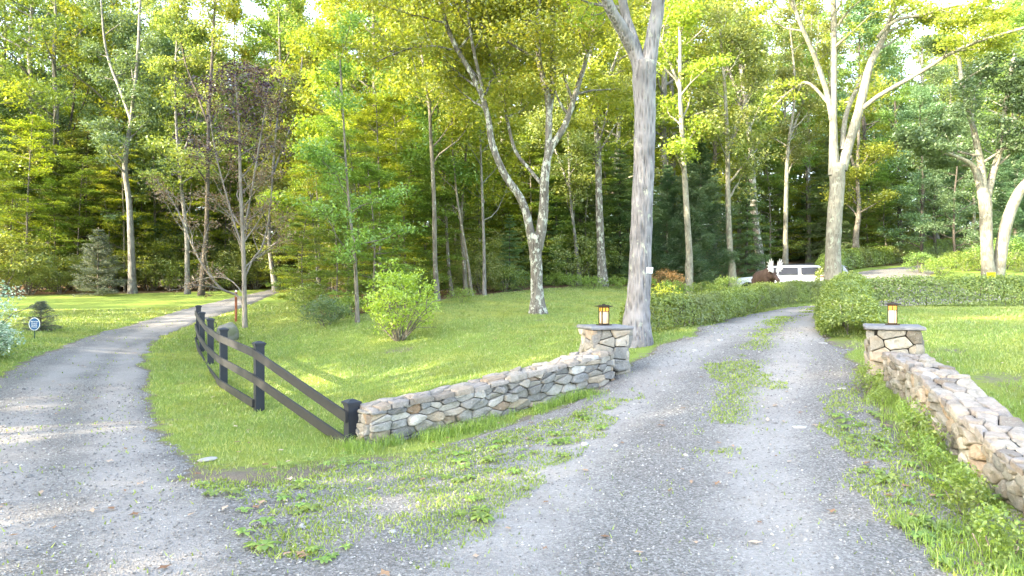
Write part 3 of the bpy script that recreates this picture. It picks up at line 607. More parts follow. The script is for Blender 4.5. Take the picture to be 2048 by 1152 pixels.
# ---------------------------------------------------------------- SUVs behind the hedge
glass_m = M('car_glass', .06, .8); glass_m.col((.012,.014,.018)); glass_m.b.inputs['Specular IOR Level'].default_value = .35; tyre = M('tyre', .9); tyre.col((.02,.02,.02)); rim_m = M('wheel_rim', .3, .5); rim_m.col((.45,.45,.47)); rim_m.b.inputs['Metallic'].default_value = .8
red = M('tail_light', .2, .5); red.col((.45,.01,.03)); trimb = M('black_trim', .6); trimb.col((.03,.03,.032)); lampw = M('head_light', .1, .6); lampw.col((.6,.62,.65))
def suv(label, loc, rz, paint_c, name='parked_car', gl_=None):
    p = M('car_paint_'+str(paint_c[2]), .28, .5); p.col(paint_c); p.b.inputs['Coat Weight'].default_value = .6; p = p.m
    t = thing(name, label, 'car', loc, rz, 'cars parked behind the hedge')
    # x forward(+) ; lower body loft : stations (x, halfwidth, zbottom, ztop)
    st = [(-2.42,.80,.55,.98),(-2.38,.90,.42,1.06),(-2.2,.96,.36,1.10),(-1.2,.985,.33,1.12),(0,.985,.33,1.10),(1.0,.985,.33,1.08),(1.35,.975,.34,1.06),(2.0,.95,.36,.99),(2.35,.86,.42,.90),(2.46,.70,.52,.78)]
    V = []; prof = [(-1,.0),(-1.0,.35),(-1.0,.7),(-.97,.9),(-.90,1.0),(0,1.03),(.90,1.0),(.97,.9),(1.0,.7),(1.0,.35),(1,.0),(0,0)]
    for x, hw, z0, z1 in st:
        for a, b in prof: V.append((x, a*hw, z0+(z1-z0)*b))
    k = len(prof); F = [(i*k+j, i*k+(j+1)%k, (i+1)*k+(j+1)%k, (i+1)*k+j) for i in range(len(st)-1) for j in range(k)]
    mb = MB(); mb.add(V, F); c0 = len(V); mb.add([(-2.43,0,.78)]+V[:k], [(0, 1+(j+1)%k, 1+j) for j in range(k)]); mb.add([(2.48,0,.66)]+V[-k:], [(0, 1+j, 1+(j+1)%k) for j in range(k)])
    mb.build('body', p, t, True)
    # greenhouse
    gh = [(-2.30,.86,1.10,1.16),(-2.02,.84,1.10,1.60),(-1.86,.78,1.1,1.70),(-1.0,.76,1.1,1.765),(0,.76,1.1,1.765),(.45,.77,1.1,1.71),(1.25,.86,1.07,1.12)]
    V = []; pr = [(-1.08,0),(-.98,.62),(-.90,.90),(-.72,.99),(0,1.03),(.72,.99),(.90,.90),(.98,.62),(1.08,0)]
    for x, hw, z0, z1 in gh:
        for a, b in pr: V.append((x, a*hw, z0+(z1-z0)*b-.01))
    k = len(pr); F = [(i*k+j, i*k+j+1, (i+1)*k+j+1, (i+1)*k+j) for i in range(len(gh)-1) for j in range(k-1)]
    mb = MB(); mb.add(V, F); rf = mb.build('roof', p, t, True)
    def side(x0a, x1a, x0b, x1b, zb, zt, s):
        n = 6; V = []
        for i in range(n+1):
            f = i/n; zz = zb+(zt-zb)*f; yy = (.915-.135*f)*s
            V += [(x0a+(x0b-x0a)*f, yy+.004*s, zz), (x1a+(x1b-x1a)*f, yy+.004*s, zz), (x0a+(x0b-x0a)*f, yy-.03*s, zz), (x1a+(x1b-x1a)*f, yy-.03*s, zz)]
        F = []
        for i in range(n): F += [(4*i,4*i+1,4*i+5,4*i+4),(4*i+2,4*i+6,4*i+7,4*i+3),(4*i,4*i+4,4*i+6,4*i+2),(4*i+1,4*i+3,4*i+7,4*i+5)]
        F += [(0,2,3,1),(4*n,4*n+1,4*n+3,4*n+2)]; m_ = MB(); m_.add(V, F); return m_
    for s in (-1,1):
        for q in ((.13,.98,.10,.50),(-.93,.03,-.90,.01),(-1.98,-1.08,-1.86,-1.05)): side(*q, 1.17, 1.60, s).build('window', glass_m.m, t)
        mb = MB(); mb.tube([(x, s*.70, 1.775+.045*math.sin(PI*(x+1.7)/2.1)) for x in np.linspace(-1.7,.4,10)], [.02]*10, 6); mb.build('roof_rail', trimb.m, t)
        mb = MB(); V = [(-2.36,s*.80,.98),(-2.30,s*.905,.97),(-1.86,s*.978,1.02),(-2.30,s*.90,1.12),(-2.36,s*.80,1.10)]; mb.add([(a,b+.012*s,c) for a,b,c in V]+[(a+.02,b-.04*s,c) for a,b,c in V], [(i,(i+1)%5,5+(i+1)%5,5+i) for i in range(5)]); mb.add([(a,b+.012*s,c) for a,b,c in V], [(0,1,2),(0,2,3),(0,3,4)]); mb.build('tail_light', red.m, t)
        mb = MB(); mb.box(2.22,2.40,s*.62-.14,s*.62+.14,.76,.85,taper=.02); mb.build('headlight', lampw.m, t)
        mb = MB(); mb.box(.85,1.0,s*1.0-.1*(s<0)-0,s*1.0+.1*(s>0)+.02,1.08,1.2,taper=.02); mb.build('mirror', p, t)
        for x in (-1.45,1.5):
            mb = MB(); a = np.arange(28)/28*2*PI
            mb.tube([(x,s*.76,.37),(x,s*.78,.37),(x,s*.98,.37),(x,s*1.0,.37)], [.33,.37,.37,.33], 28); wh = mb.build('wheel', tyre.m, t); mb = MB(); mb.tube([(x,s*.99,.37),(x,s*1.006,.37),(x,s*1.012,.37)], [.23,.22,.05], 20); mb.build('rim', rim_m.m, wh)
    mb = MB(); V = [(-2.31,-.72,1.17),(-2.31,.72,1.17),(-2.06,.64,1.56),(-2.06,-.64,1.56)]; mb.add(V+[(a+.04,b,c) for a,b,c in V], [(0,1,2,3),(0,4,5,1),(1,5,6,2),(2,6,7,3),(3,7,4,0)]); mb.build('rear_window', glass_m.m, t)
    mb = MB(); V = [(1.19,-.74,1.15),(1.19,.74,1.15),(.52,.66,1.67),(.52,-.66,1.67)]; mb.add([(a+.02,b,c+.02) for a,b,c in V]+V, [(0,1,2,3),(0,4,5,1),(1,5,6,2),(2,6,7,3),(3,7,4,0)]); mb.build('windscreen', glass_m.m, t)
    t.scale = (1,1,.86); return t
c1 = PW(1563, 600, 36); zc1 = 1.6+(576-529)/F*36-1.56
suv('white station wagon with red tail lights parked nearest behind the hedge', (c1[0], c1[1], zc1), math.radians(180-30), (.75,.76,.80))
suv('silver-grey station wagon with roof rails parked on the far side of the white one', (c1[0]+2.3, c1[1]+2.3, zc1+.12), math.radians(180-34), (.30,.32,.35))
# ---------------------------------------------------------------- moose statue
def smooth_t(K):
    K = np.array(K, float); t = np.linspace(0, len(K)-1, 34); i = np.arange(len(K)); return np.stack([np.interp(t, i, K[:,j]) for j in range(5)], -1)
def smooth_path0(K):
    K = np.array(K, float); t = np.linspace(0, len(K)-1, 14); i = np.arange(len(K)); return np.stack([np.interp(t, i, K[:,j]) for j in range(3)], -1)
def skin(name, pts, edges, radii, mat, parent, sub=2):
    me = bpy.data.meshes.new(name); me.from_pydata([tuple(p) for p in pts], edges, []); me.materials.append(mat)
    o = bpy.data.objects.new(name, me); COL.objects.link(o); o.parent = parent
    sk = o.modifiers.new('skin', 'SKIN'); sk.use_smooth_shade = True
    for i, r in enumerate(radii):
        v = me.skin_vertices[0].data[i]; v.radius = (r, r) if np.isscalar(r) else r
    me.skin_vertices[0].data[0].use_root = True
    s = o.modifiers.new('sub', 'SUBSURF'); s.levels = sub; s.render_levels = sub; return o
m0 = PW(1524, 600, 27.5); mz = 1.6+(576-536)/F*27.5-1.42
mo = thing('moose_statue', 'brown moose statue with pale antlers standing behind the hedge in front of the white car', 'statue', (m0[0]+.10, m0[1], mz), math.radians(-72)); mo.scale = (.9,.9,.98)
mf = M('moose_fur', .95, .1); mf.col(mf.ramp(mf.noise(6,5,.7,mf.co((1,1,.4))), [(.3,(.05,.032,.025)),(.6,(.10,.068,.052)),(.9,(.22,.18,.155))])); mf.bump(mf.noise(30,4), .6, .02)
an = M('antler', .7); an.col(an.ramp(an.noise(8,4), [(.3,(.55,.5,.42)),(.7,(.72,.69,.62))]))
pts = [(-.1,0,1.08),(-.5,0,1.05),(-.62,0,.98),(.2,0,1.18),(.42,0,1.22),(.62,-.02,1.16),(.78,-.06,1.12),(.98,-.12,1.0),(1.14,-.16,.90),
       (-.52,.14,.8),(-.58,.15,.52),(-.52,.15,.26),(-.54,.15,.03),(-.52,-.14,.8),(-.5,-.15,.52),(-.46,-.15,.26),(-.48,-.15,.03),
       (.34,.14,.82),(.36,.15,.46),(.36,.15,.03),(.34,-.14,.82),(.4,-.15,.46),(.38,-.15,.03),(.70,-.05,.92)]
ed = [(0,1),(1,2),(0,3),(3,4),(4,5),(5,6),(6,7),(7,8),(1,9),(9,10),(10,11),(11,12),(1,13),(13,14),(14,15),(15,16),(3,17),(17,18),(18,19),(3,20),(20,21),(21,22),(6,23)]
rd = [.30,.27,.12,.31,.27,.19,.15,.11,.10,.15,.085,.055,.06,.15,.085,.055,.06,.13,.07,.06,.13,.07,.06,.03]
mb = MB()
torso = smooth_t([(-.66,0,.98,.10,.13),(-.58,0,1.02,.22,.25),(-.35,0,1.04,.27,.30),(-.05,0,1.05,.28,.32),(.25,0,1.14,.27,.34),(.42,0,1.17,.22,.27),(.58,-.01,1.14,.16,.18),(.74,-.05,1.10,.125,.13),(.92,-.10,1.02,.10,.10),(1.08,-.14,.93,.10,.105),(1.15,-.16,.90,.06,.07)])
Vt = []; nk = 16
for x_, y_, z_, ry, rz_ in torso:
    for j in range(nk): th = j/nk*2*PI; Vt.append((x_, y_+ry*math.cos(th), z_+rz_*math.sin(th)))
nt_ = len(torso); Fm = [(i*nk+j, i*nk+(j+1)%nk, (i+1)*nk+(j+1)%nk, (i+1)*nk+j) for i in range(nt_-1) for j in range(nk)]
Vt += [(-.70,0,.98),(1.17,-.165,.90)]
mb.add2(Vt, [(nt_*nk, (j+1)%nk, j) for j in range(nk)]+[(nt_*nk+1, (nt_-1)*nk+j, (nt_-1)*nk+(j+1)%nk) for j in range(nk)], Fm)
for lg, rr in (([(-.50,.13,1.0),(-.56,.15,.78),(-.60,.15,.5),(-.53,.15,.26),(-.54,.15,.0)],[.17,.14,.07,.05,.055]),([(-.50,-.13,1.0),(-.5,-.14,.78),(-.5,-.15,.5),(-.44,-.15,.26),(-.45,-.15,.0)],[.17,.14,.07,.05,.055]),
               ([(.32,.13,1.05),(.34,.14,.8),(.36,.15,.45),(.35,.15,.0)],[.15,.11,.06,.05]),([(.32,-.13,1.05),(.36,-.14,.8),(.41,-.15,.45),(.39,-.15,.0)],[.15,.11,.06,.05]),([(.66,-.03,1.0),(.68,-.04,.84)],[.05,.02])):
    Q = smooth_path0(lg); mb.tube(Q, np.interp(np.linspace(0,1,len(Q)), np.linspace(0,1,len(rr)), rr), 10)
bo = mb.build('body', mf.m, mo, True); rm = bo.modifiers.new('remesh', 'REMESH'); rm.mode = 'VOXEL'; rm.voxel_size = .03; rm.use_smooth_shade = True
s2 = bo.modifiers.new('smooth', 'SMOOTH'); s2.iterations = 6
for s in (1,-1):
    q = MB(); q.tube([(.70,-.05+s*.10,1.22),(.66,-.05+s*.20,1.30),(.64,-.05+s*.24,1.34)], [.045,.04,.012], 8); q.build('ear', mf.m, mo, True)
    # palmate antler: curved palm with tines
    out = [(0,0),(.10,.02),(.22,.06),(.30,.02),(.27,.10),(.40,.12),(.30,.19),(.43,.26),(.30,.28),(.40,.40),(.26,.36),(.30,.52),(.19,.41),(.17,.56),(.11,.40),(.05,.48),(.04,.28),(.0,.12)]
    V = []; n = len(out)
    for th in (-.014,.014):
        for u, v in out: V.append((.74+.10*v+th, -.05+s*(.08+u*.85), 1.24+v*1.0+.2*u*u+.02*abs(th)))
    cidx = [2*n, 2*n+1]; cu, cv = .15, .22
    V += [(.74+.10*cv-.02-.05, -.05+s*(.08+cu*.85), 1.24+cv), (.74+.10*cv+.02-.05, -.05+s*(.08+cu*.85), 1.24+cv)]
    F3 = [(i,(i+1)%n,2*n) for i in range(n)]+[(n+(i+1)%n,n+i,2*n+1) for i in range(n)]; F4 = [(i,n+i,n+(i+1)%n,(i+1)%n) for i in range(n)]
    q = MB(); q.add2(V, F3, F4); q.build('antler', an.m, mo)
# ---------------------------------------------------------------- vegetation
def leaves_np(C, n, spread, size, r, flat=.45, updir=.25, aspect=.55, droop=0.0):
    "C clump centres (k,3); returns verts, quads"
    k = len(C); sp = np.broadcast_to(np.asarray(spread, float), (k,))
    c = np.repeat(C, n, 0); s = np.repeat(sp, n)[:,None]
    off = r.normal(0, 1, (k*n,3)); off /= np.linalg.norm(off,axis=1)[:,None]+1e-6; off *= (r.random((k*n,1))**.5)*s*np.array([1,1,flat])
    c = c+off; c[:,2] -= droop*np.hypot(off[:,0], off[:,1])
    nrm = r.normal(0, 1, (k*n,3)); nrm[:,2] = np.abs(nrm[:,2])+updir*2; nrm /= np.linalg.norm(nrm,axis=1)[:,None]
    a = r.normal(0, 1, (k*n,3)); a -= (a*nrm).sum(1)[:,None]*nrm; a /= np.linalg.norm(a,axis=1)[:,None]; b = np.cross(nrm, a)
    L = size*(.6+.8*r.random((k*n,1))); A = a*L*.5; B = b*L*.5*aspect
    V = np.stack([c-A, c+B-A*.1, c+A-nrm*L*.12, c-B-A*.1], 1).reshape(-1,3)
    return V, np.arange(len(V)).reshape(-1,4)
def unit(v): return v/(np.linalg.norm(v)+1e-9)
def perp(t, r):
    a = r.normal(0,1,3); a -= a@t*t; return unit(a)
def limb(p, d, L, r, wob=.12, up=.0, n=6):
    P = [np.array(p, float)]; d = unit(np.array(d, float))
    for i in range(n):
        d = unit(d+r.normal(0, wob, 3)+np.array([0,0,up/n])); P.append(P[-1]+d*L/n)
    return np.array(P)
class Tree:
    def __init__(s, seed, sec=5, llen=.5, clump=(.45,.75), ang=(35,65), up=.25, minr=.008, flatd=0.5):
        s.r = np.random.default_rng(seed); s.tb = MB(); s.C = []; s.S = []; s.sec = sec; s.llen = llen; s.clump = clump; s.ang = ang; s.up = up; s.minr = minr; s.flatd = flatd
    def tube(s, P, R, k=None):
        k = k or (12 if R[0] > .12 else 7 if R[0] > .04 else 4); s.tb.tube(P, np.maximum(R, s.minr), k, True, .035 if R[0] > .1 else 0, s.r)
    def leaf(s, P, t0=.35, n=3):
        for i in range(n):
            t = t0+(1-t0)*(i+s.r.random())/n; s.C.append(ipt(P, t)); s.S.append(s.r.uniform(*s.clump))
        s.C.append(P[-1]); s.S.append(s.r.uniform(*s.clump))
    def grow(s, P, R, depth, L, t0=.3, n=None, lf=3):
        r = s.r; n = n or s.sec
        for i in range(n):
            t = t0+(1-t0)*(i+r.random())/n; p, tg = ipt(P, t), unit(ipt(P, min(t+.05,1))-ipt(P, max(t-.05,0))); q = perp(tg, r); q[2] *= s.flatd; q = unit(q)
            a = math.radians(r.uniform(*s.ang)); d = tg*math.cos(a)+q*math.sin(a); l = L*(1-.5*t)*r.uniform(.7,1.2)
            P2 = limb(p, d, l, r, .14, s.up); r0 = np.interp(t, np.linspace(0,1,len(R)), R)*.55; R2 = np.linspace(r0, s.minr, len(P2)); s.tube(P2, R2)
            if depth > 0: s.grow(P2, R2, depth-1, l*.55, .25, max(3, s.sec-1), lf)
            elif lf: s.leaf(P2, .3, lf)
        if lf and depth == 0: s.leaf(P, .75, 1)
    def finish(s, name, label, cat, loc, bark, leafm, nleaf, size, group=None, rz=0, **kw):
        t = thing(name, label, cat, loc, rz, group)
        s.tb.build('trunk', bark, t, True)
        if s.C and nleaf:
            V, Fq = leaves_np(np.array(s.C), nleaf, s.S, size, s.r, **kw); mesh_obj('crown', V, [Fq], leafm, t)
        return t
def ipt(P, t):
    P = np.asarray(P); f = t*(len(P)-1); i = min(int(f), len(P)-2); return P[i]+(P[i+1]-P[i])*(f-i)
def smooth_path(K, m=6):
    K = np.array(K, float); n = len(K); out = []
    for i in range(n-1):
        p0, p1, p2, p3 = K[max(i-1,0)], K[i], K[i+1], K[min(i+2,n-1)]
        for j in range(m):
            t = j/m; out.append(.5*((2*p1)+(-p0+p2)*t+(2*p0-5*p1+4*p2-p3)*t*t+(-p0+3*p1-3*p2+p3)*t**3))
    out.append(K[-1]); return np.array(out)
def px_limb(pts, d, org):
    "pts: (px,py,width_px[,ddepth]) -> local polyline and radii"
    Q = []
    for p in pts:
        dd = d+(p[3] if len(p) > 3 else 0); q = PW(p[0], p[1], dd); Q.append([*(q-org), p[2]/F*dd/2*.89])
    Q = smooth_path(Q, 5); return Q[:,:3], Q[:,3]
def hero(name, label, d, base, limbs, seed, bark, leafm, nleaf=45, size=.1, spec=None, cat='tree', group=None, flare=1.5, **kw):
    """limbs: list of (pts, sub(dict or None))"""
    b = PW(base[0], base[1], d); z = Hm(b[0], b[1]); org = np.array([b[0], b[1], z]); T = Tree(seed, **(spec or {}))
    for i, (pts, g) in enumerate(limbs):
        P, R = px_limb(pts, d, org)
        if i == 0:
            P[0] = (P[0][0], P[0][1], -.25); hgt = P[:,2]; R = R*(1+(flare-1)*np.exp(-np.maximum(hgt,0)/(R[0]*2.2)))
            P0, P = P, P
        T.tube(P, R, 20 if i == 0 else None)
        if g: T.grow(P, np.minimum(R, .12), g.get('depth',1), g.get('L',3), g.get('t0',.3), g.get('n'), g.get('lf',3))
    return T.finish(name, label, cat, tuple(org), bark, leafm, nleaf, size, group, **kw)
# ---- prototypes of woodland trees
def decid(seed, h, r0, cb, cr, npri=15, spec=None, lean=.03, lowtwigs=0):
    T = Tree(seed, **(spec or {})); r = T.r
    K = [(0,0,-.3)]; x = y = 0
    for i in range(1, 9): x += r.normal(0, lean*h/8*1.2); y += r.normal(0, lean*h/8*1.2); K.append((x, y, h*i/8))
    P = smooth_path(K, 3); R = np.linspace(r0, .03, len(P))**1.0; R = R*(1+.5*np.exp(-np.maximum(P[:,2],0)/(r0*2.5))); T.tube(P, R, 10)
    for i in range(npri):
        t = cb+(1-cb)*(i+.5*r.random())/npri; p = ipt(P, t); a = i*2.4+r.normal(0,.4); e = math.radians(10+50*(t-cb)/(1-cb)+r.normal(0,8)); f = (t-cb)/(1-cb)
        L = cr*(1.15*math.sqrt(max(.05, 1-(f-.25)**2*1.3))) *r.uniform(.75,1.15)*(1-.35*f)
        d = (math.cos(a)*math.cos(e), math.sin(a)*math.cos(e), math.sin(e)); P2 = limb(p, d, L, r, .12, .2); r1 = np.interp(t, np.linspace(0,1,len(R)), R)*.5
        R2 = np.linspace(max(r1,.02), .01, len(P2)); T.tube(P2, R2); T.grow(P2, R2, 0, L*.5, .25, T.sec, 2)
    return T
def conifer(seed, h, r0, cb, cr, bark, leafm, name, label, cat, group=None, sag=.25, dens=1.0, size=.16, whorl=.55, soft=False, flatk=.35):
    T = Tree(seed, minr=.006); r = T.r; P = smooth_path([(0,0,-.3),(r.normal(0,.05),r.normal(0,.05),h*.5),(0,0,h)], 6); R = np.linspace(r0, .015, len(P)); T.tube(P, R, 8)
    z = h*cb; C = []; S = []
    while z < h*.98:
        f = (z/h-cb)/(1-cb); L = cr*(1-f)**.8*(.55+.45*min(1,f*4+.4)); nb = r.integers(4,7) if not soft else r.integers(3,6); a0 = r.random()*6.3
        for j in range(nb):
            a = a0+j*2*PI/nb+r.normal(0,.25); l = L*r.uniform(.7,1.15)+.1; e = .12+.5*f; d = np.array([math.cos(a), math.sin(a), e]); P2 = limb((0,0,z), d, l, r, .07, -sag*1.3 if not soft else .25, 5)
            T.tube(P2, np.linspace(.012+.012*l, .005, len(P2)), 4); m = max(2, int(l/.22*dens))
            for q in range(m):
                t = .18+.82*(q+.5)/m; c = ipt(P2, t); w_ = l*.28*(1-abs(t-.55))+.08; C.append(c+np.array([0,0,.0])); S.append(w_)
        z += whorl*r.uniform(.7,1.2)*(1-.4*f)
    T.C = C; T.S = S
    return T.finish(name, label, cat, (0,0,0), bark, leafm, int(26*dens) if not soft else int(34*dens), size, group, flat=flatk, updir=.9, aspect=.16 if not soft else .13, droop=.3 if not soft else -.1)
rng = np.random.default_rng(21)
# sapling/beech understory: layered sprays
def sapling(seed, h, cr, leafm, name, label, n=30, size=.085):
    T = Tree(seed, clump=(.3,.55), sec=4, flatd=.15, up=.05, ang=(35,60)); r = T.r
    P = smooth_path([(0,0,-.2),(r.normal(0,.15),r.normal(0,.15),h*.5),(r.normal(0,.25),r.normal(0,.25),h)], 6); R = np.linspace(.02+h*.006, .01, len(P)); T.tube(P, R, 7)
    for i in range(n):
        t = .12+.86*i/n; p = ipt(P, t); a = i*2.4; L = cr*(1-.65*t)*r.uniform(.6,1.15); P2 = limb(p, (math.cos(a),math.sin(a),.25), L, r, .1, .0); R2 = np.linspace(.018,.005,len(P2)); T.tube(P2, R2); T.grow(P2, R2, 0, L*.4, .2, 4, 1)
    return T.finish(name, label, 'tree', (0,0,0), BK['brown'], leafm, 44, size*1.15, flat=.18, updir=1.3)
def bush(seed, w_, h, leafm, name, label, n=110, size=.07, nl=30, stems=9, barkm=None, flat=.8, wild=.1, loc=(0,0,0), cat='bush', group=None, clump=(.16,.3)):
    T = Tree(seed, clump=clump); r = T.r
    for i in range(stems):
        a = i*2.4; q = r.uniform(.2,.85); P2 = limb((math.cos(a)*.06, math.sin(a)*.06, -.05), (math.cos(a)*q, math.sin(a)*q, .9), h*.8*r.uniform(.7,1), r, .12, .1); T.tube(P2, np.linspace(.018*h/1.5+.006, .005, len(P2)), 5)
        if stems > 8: T.grow(P2, np.linspace(.012,.005,len(P2)), 0, h*.35, .25, 4, 0)
    for i in range(n):
        d = r.normal(0,1,3); d /= np.linalg.norm(d); q = .5+.5*r.random()**.5+r.normal(0,wild); f = max(0, .5+d[2]*.5)
        T.C.append(np.array([d[0]*w_/2*q, d[1]*w_/2*q, h*.56+d[2]*h*.44*q])); T.S.append(r.uniform(*clump))
    t = T.finish(name, label, cat, loc, barkm or BK['brown'], leafm, nl, size, group, flat=flat)
    for c in t.children:
        if c.name.startswith('trunk'): c.name = 'stems'
        if c.name.startswith('crown'): c.name = 'foliage'
    return t
Z = lambda x, y: float(Hm(x, y))
def place(t, px, py, d):
    x = (px-CX)/F*d; t.location = (x, d, Z(x, d)); return t
# ---- hero trees
L3 = dict(depth=1, L=2.6, t0=.35, n=6)
oak = hero('oak_tree', 'large grey oak leaning slightly right beside the left gate pillar, carrying a number plaque', 12.5, (1272,690),
  [([(1272,700,64),(1274,640,52),(1279,560,49),(1283,450,47),(1288,330,46),(1290,230,46),(1288,160,52),(1289,125,50)],None),
   ([(1284,150,40),(1272,110,32),(1245,60,28,-.2),(1215,5,24,-.5),(1190,-80,20,-.8),(1150,-200,14,-1.2)],dict(depth=1,L=2.2,t0=.6,n=5)),
   ([(1288,170,40),(1303,90,34),(1315,20,30),(1322,-80,26),(1335,-260,18)],dict(depth=1,L=2.4,t0=.6,n=6)),
   ([(1286,140,30),(1268,80,22,.3),(1245,0,20,.5),(1235,-150,14,.6)],dict(depth=1,L=2.0,t0=.6,n=5))],
  101, bark_mat('bark_oak', (.085,.08,.08), (.27,.26,.265), (.31,.32,.27), .2, .9, 1.0), LM['yellow'], 34, .085, spec=dict(sec=5,clump=(.35,.6)), flare=1.35)
maple = hero('maple_tree', 'maple with lichen-spotted bark forking low into two pale limbs on the lawn', 20, (1077,628),
  [([(1077,632,32),(1074,590,26),(1073,540,26),(1071,500,28),(1074,470,27)],None),
   ([(1068,505,20),(1058,450,19),(1043,400,17),(1010,350,16),(985,290,15),(975,230,13),(955,170,12),(905,80,11),(885,10,10),(870,-120,8)],dict(depth=1,L=3.2,t0=.55,n=9)),
   ([(1074,500,24),(1084,450,23),(1088,400,21),(1090,350,20),(1100,300,17),(1130,250,14),(1150,190,12),(1172,120,10),(1185,60,9),(1230,-60,7)],dict(depth=1,L=3.0,t0=.55,n=8)),
   ([(1092,345,17),(1097,280,16),(1096,200,15),(1078,120,12,-.3),(1076,40,11,-.4),(1085,-120,8,-.6)],dict(depth=1,L=3.0,t0=.5,n=7)),
   ([(1098,230,14),(1106,160,13,.3),(1105,80,12,.5),(1108,-20,9,.5),(1130,-160,6,.5)],dict(depth=1,L=3.0,t0=.4,n=7)),
   ([(1086,372,9),(1060,340,8,.3),(1030,300,8,.6),(1012,230,7,.8),(985,130,6,1),(962,50,5,1)],dict(depth=1,L=2.4,t0=.5,n=7)),
   ([(975,235,8),(965,180,8),(940,60,7,-.5),(935,-40,6,-.8)],dict(depth=1,L=2.6,t0=.4,n=6)),
   ([(905,100,6),(860,92,5,-.3),(810,100,4,-.5),(750,125,3,-.6)],dict(depth=0,L=1.6,t0=.2,n=8))],
  102, BK['maple'], LM['yellow'], 46, .11, spec=dict(sec=6,clump=(.5,.95),flatd=.35))
rtree = hero('oak_tree', 'pale many-limbed oak on the right standing in front of the parked cars', 27, (1667,602),
  [([(1667,606,38),(1666,540,32),(1668,450,31),(1674,380,31),(1674,330,34)],None),
   ([(1668,350,24),(1667,290,19),(1667,220,15),(1668,100,14),(1667,20,12),(1662,-120,8)],dict(depth=1,L=2.6,t0=.6,n=6)),
   ([(1664,240,13),(1655,190,12),(1628,110,10,-.4),(1602,50,9,-.8),(1585,0,8,-1),(1560,-100,6,-1.3)],dict(depth=1,L=2.6,t0=.5,n=7)),
   ([(1682,340,26),(1700,280,20),(1718,220,19),(1740,130,16,.2),(1765,80,13,.3),(1785,20,11,.4),(1800,-100,8,.5)],dict(depth=1,L=2.8,t0=.6,n=7)),
   ([(1684,300,12),(1692,230,11,.5),(1712,180,9,.8),(1735,130,7,1.2)],dict(depth=0,L=1.5,t0=.5,n=5)),
   ([(1722,220,11),(1760,190,10,-.5),(1840,145,9,-1.2),(1900,108,8,-1.8),(1960,82,7,-2.2),(2060,52,6,-2.6)],dict(depth=1,L=2.0,t0=.5,n=7)),
   ([(1755,75,9),(1790,42,8,-.3),(1850,28,7,-.8),(1920,10,6,-1.2),(1990,20,4,-1.5)],dict(depth=1,L=1.8,t0=.3,n=7)),
   ([(1664,215,8),(1620,168,7,.3),(1590,175,6,.5),(1545,215,4,.8)],dict(depth=0,L=1.4,t0=.3,n=5))],
  103, BK['pale'], LM['yellow'], 34, .12, spec=dict(sec=4,clump=(.35,.7)))
twin = hero('oak_tree', 'twin-trunked pale tree at the right edge with a yellow sign between its trunks', 30, (1978,575),
  [([(1980,580,26),(1975,520,24),(1972,450,24),(1970,405,26),(1964,380,22)],None),
   ([(1966,400,16),(1950,340,13),(1925,318,8,-.3),(1880,300,6,-.6),(1850,280,4,-.8)],dict(depth=1,L=2.2,t0=.3,n=6)),
   ([(1972,400,18),(1985,350,15,.3),(2002,290,13,.5),(2010,220,11,.6),(2030,100,8,.8)],dict(depth=1,L=3.0,t0=.2,n=8)),
   ([(1968,390,17),(1962,330,15,.2),(1945,250,12,.3),(1925,170,9,.4),(1915,90,7,.4)],dict(depth=1,L=3.0,t0=.2,n=8)),
   ([(1992,580,26,.1),(2000,520,25,.1),(2012,450,24,0),(2035,390,22,-.2),(2062,350,20,-.4),(2100,250,15,-.5),(2110,80,10,-.5)],dict(depth=1,L=3.2,t0=.6,n=6))],
  104, BK['pale'], LM['blue'], 60, .14, spec=dict(sec=5,clump=(.5,.85),flatd=.3), flat=.3)
for nm, q in (('oak_tree',None),): pass
bp = PW(489,657,22)
copper = hero('copper_beech_tree', 'slender pale tree behind the black fence with sparse brown leaves and a dark purple top', 22, (489,657),
  [([(490,660,11),(489,600,10),(488,540,9.5),(486,480,9),(483,420,8),(480,340,7),(478,250,5),(470,150,3.5)],dict(depth=1,L=2.0,t0=.25,n=16,lf=1)),
   ([(487,606,6),(472,590,5.5),(440,575,5,-.2),(405,530,4.5,-.4),(380,480,4,-.5),(355,420,3,-.6),(330,380,2,-.6)],dict(depth=1,L=1.7,t0=.15,n=9,lf=1)),
   ([(488,560,5),(505,520,4.5,.2),(525,490,4,.3),(540,420,3,.4),(545,330,2,.5)],dict(depth=1,L=1.5,t0=.2,n=8,lf=1)),
   ([(487,500,5),(470,450,4.5),(450,380,4),(430,300,3),(415,200,2.2)],dict(depth=1,L=1.5,t0=.2,n=9,lf=1)),
   ([(486,470,5),(500,400,4.5),(515,310,4),(530,220,3),(538,150,2)],dict(depth=1,L=1.5,t0=.2,n=9,lf=1)),
   ([(488,590,3.5),(460,560,3,.4),(420,555,2.5,.6),(370,570,2,.8)],dict(depth=0,L=.9,t0=.2,n=7,lf=1))],
  105, BK['twig'], LM['brown'], 15, .07, spec=dict(sec=5,clump=(.25,.5),up=.1,ang=(25,50),minr=.005), flare=1.2)
T = Tree(1055, clump=(.22,.42)); r = T.r; org = copper.location
for i in range(330):
    px = r.uniform(352,580) if i % 3 else r.uniform(410,540); py = 122+190*r.random()**1.35+abs(px-468)*.35; dd = 22+r.normal(0,1.2); T.C.append(PW(px, py, dd)-np.array(org)); T.S.append(r.uniform(.18,.4))
V, Fq = leaves_np(np.array(T.C), 15, T.S, .085, r, flat=.5); mesh_obj('purple_foliage', V, [Fq], LM['purple'], copper)['label'] = 'dark purple upper foliage'
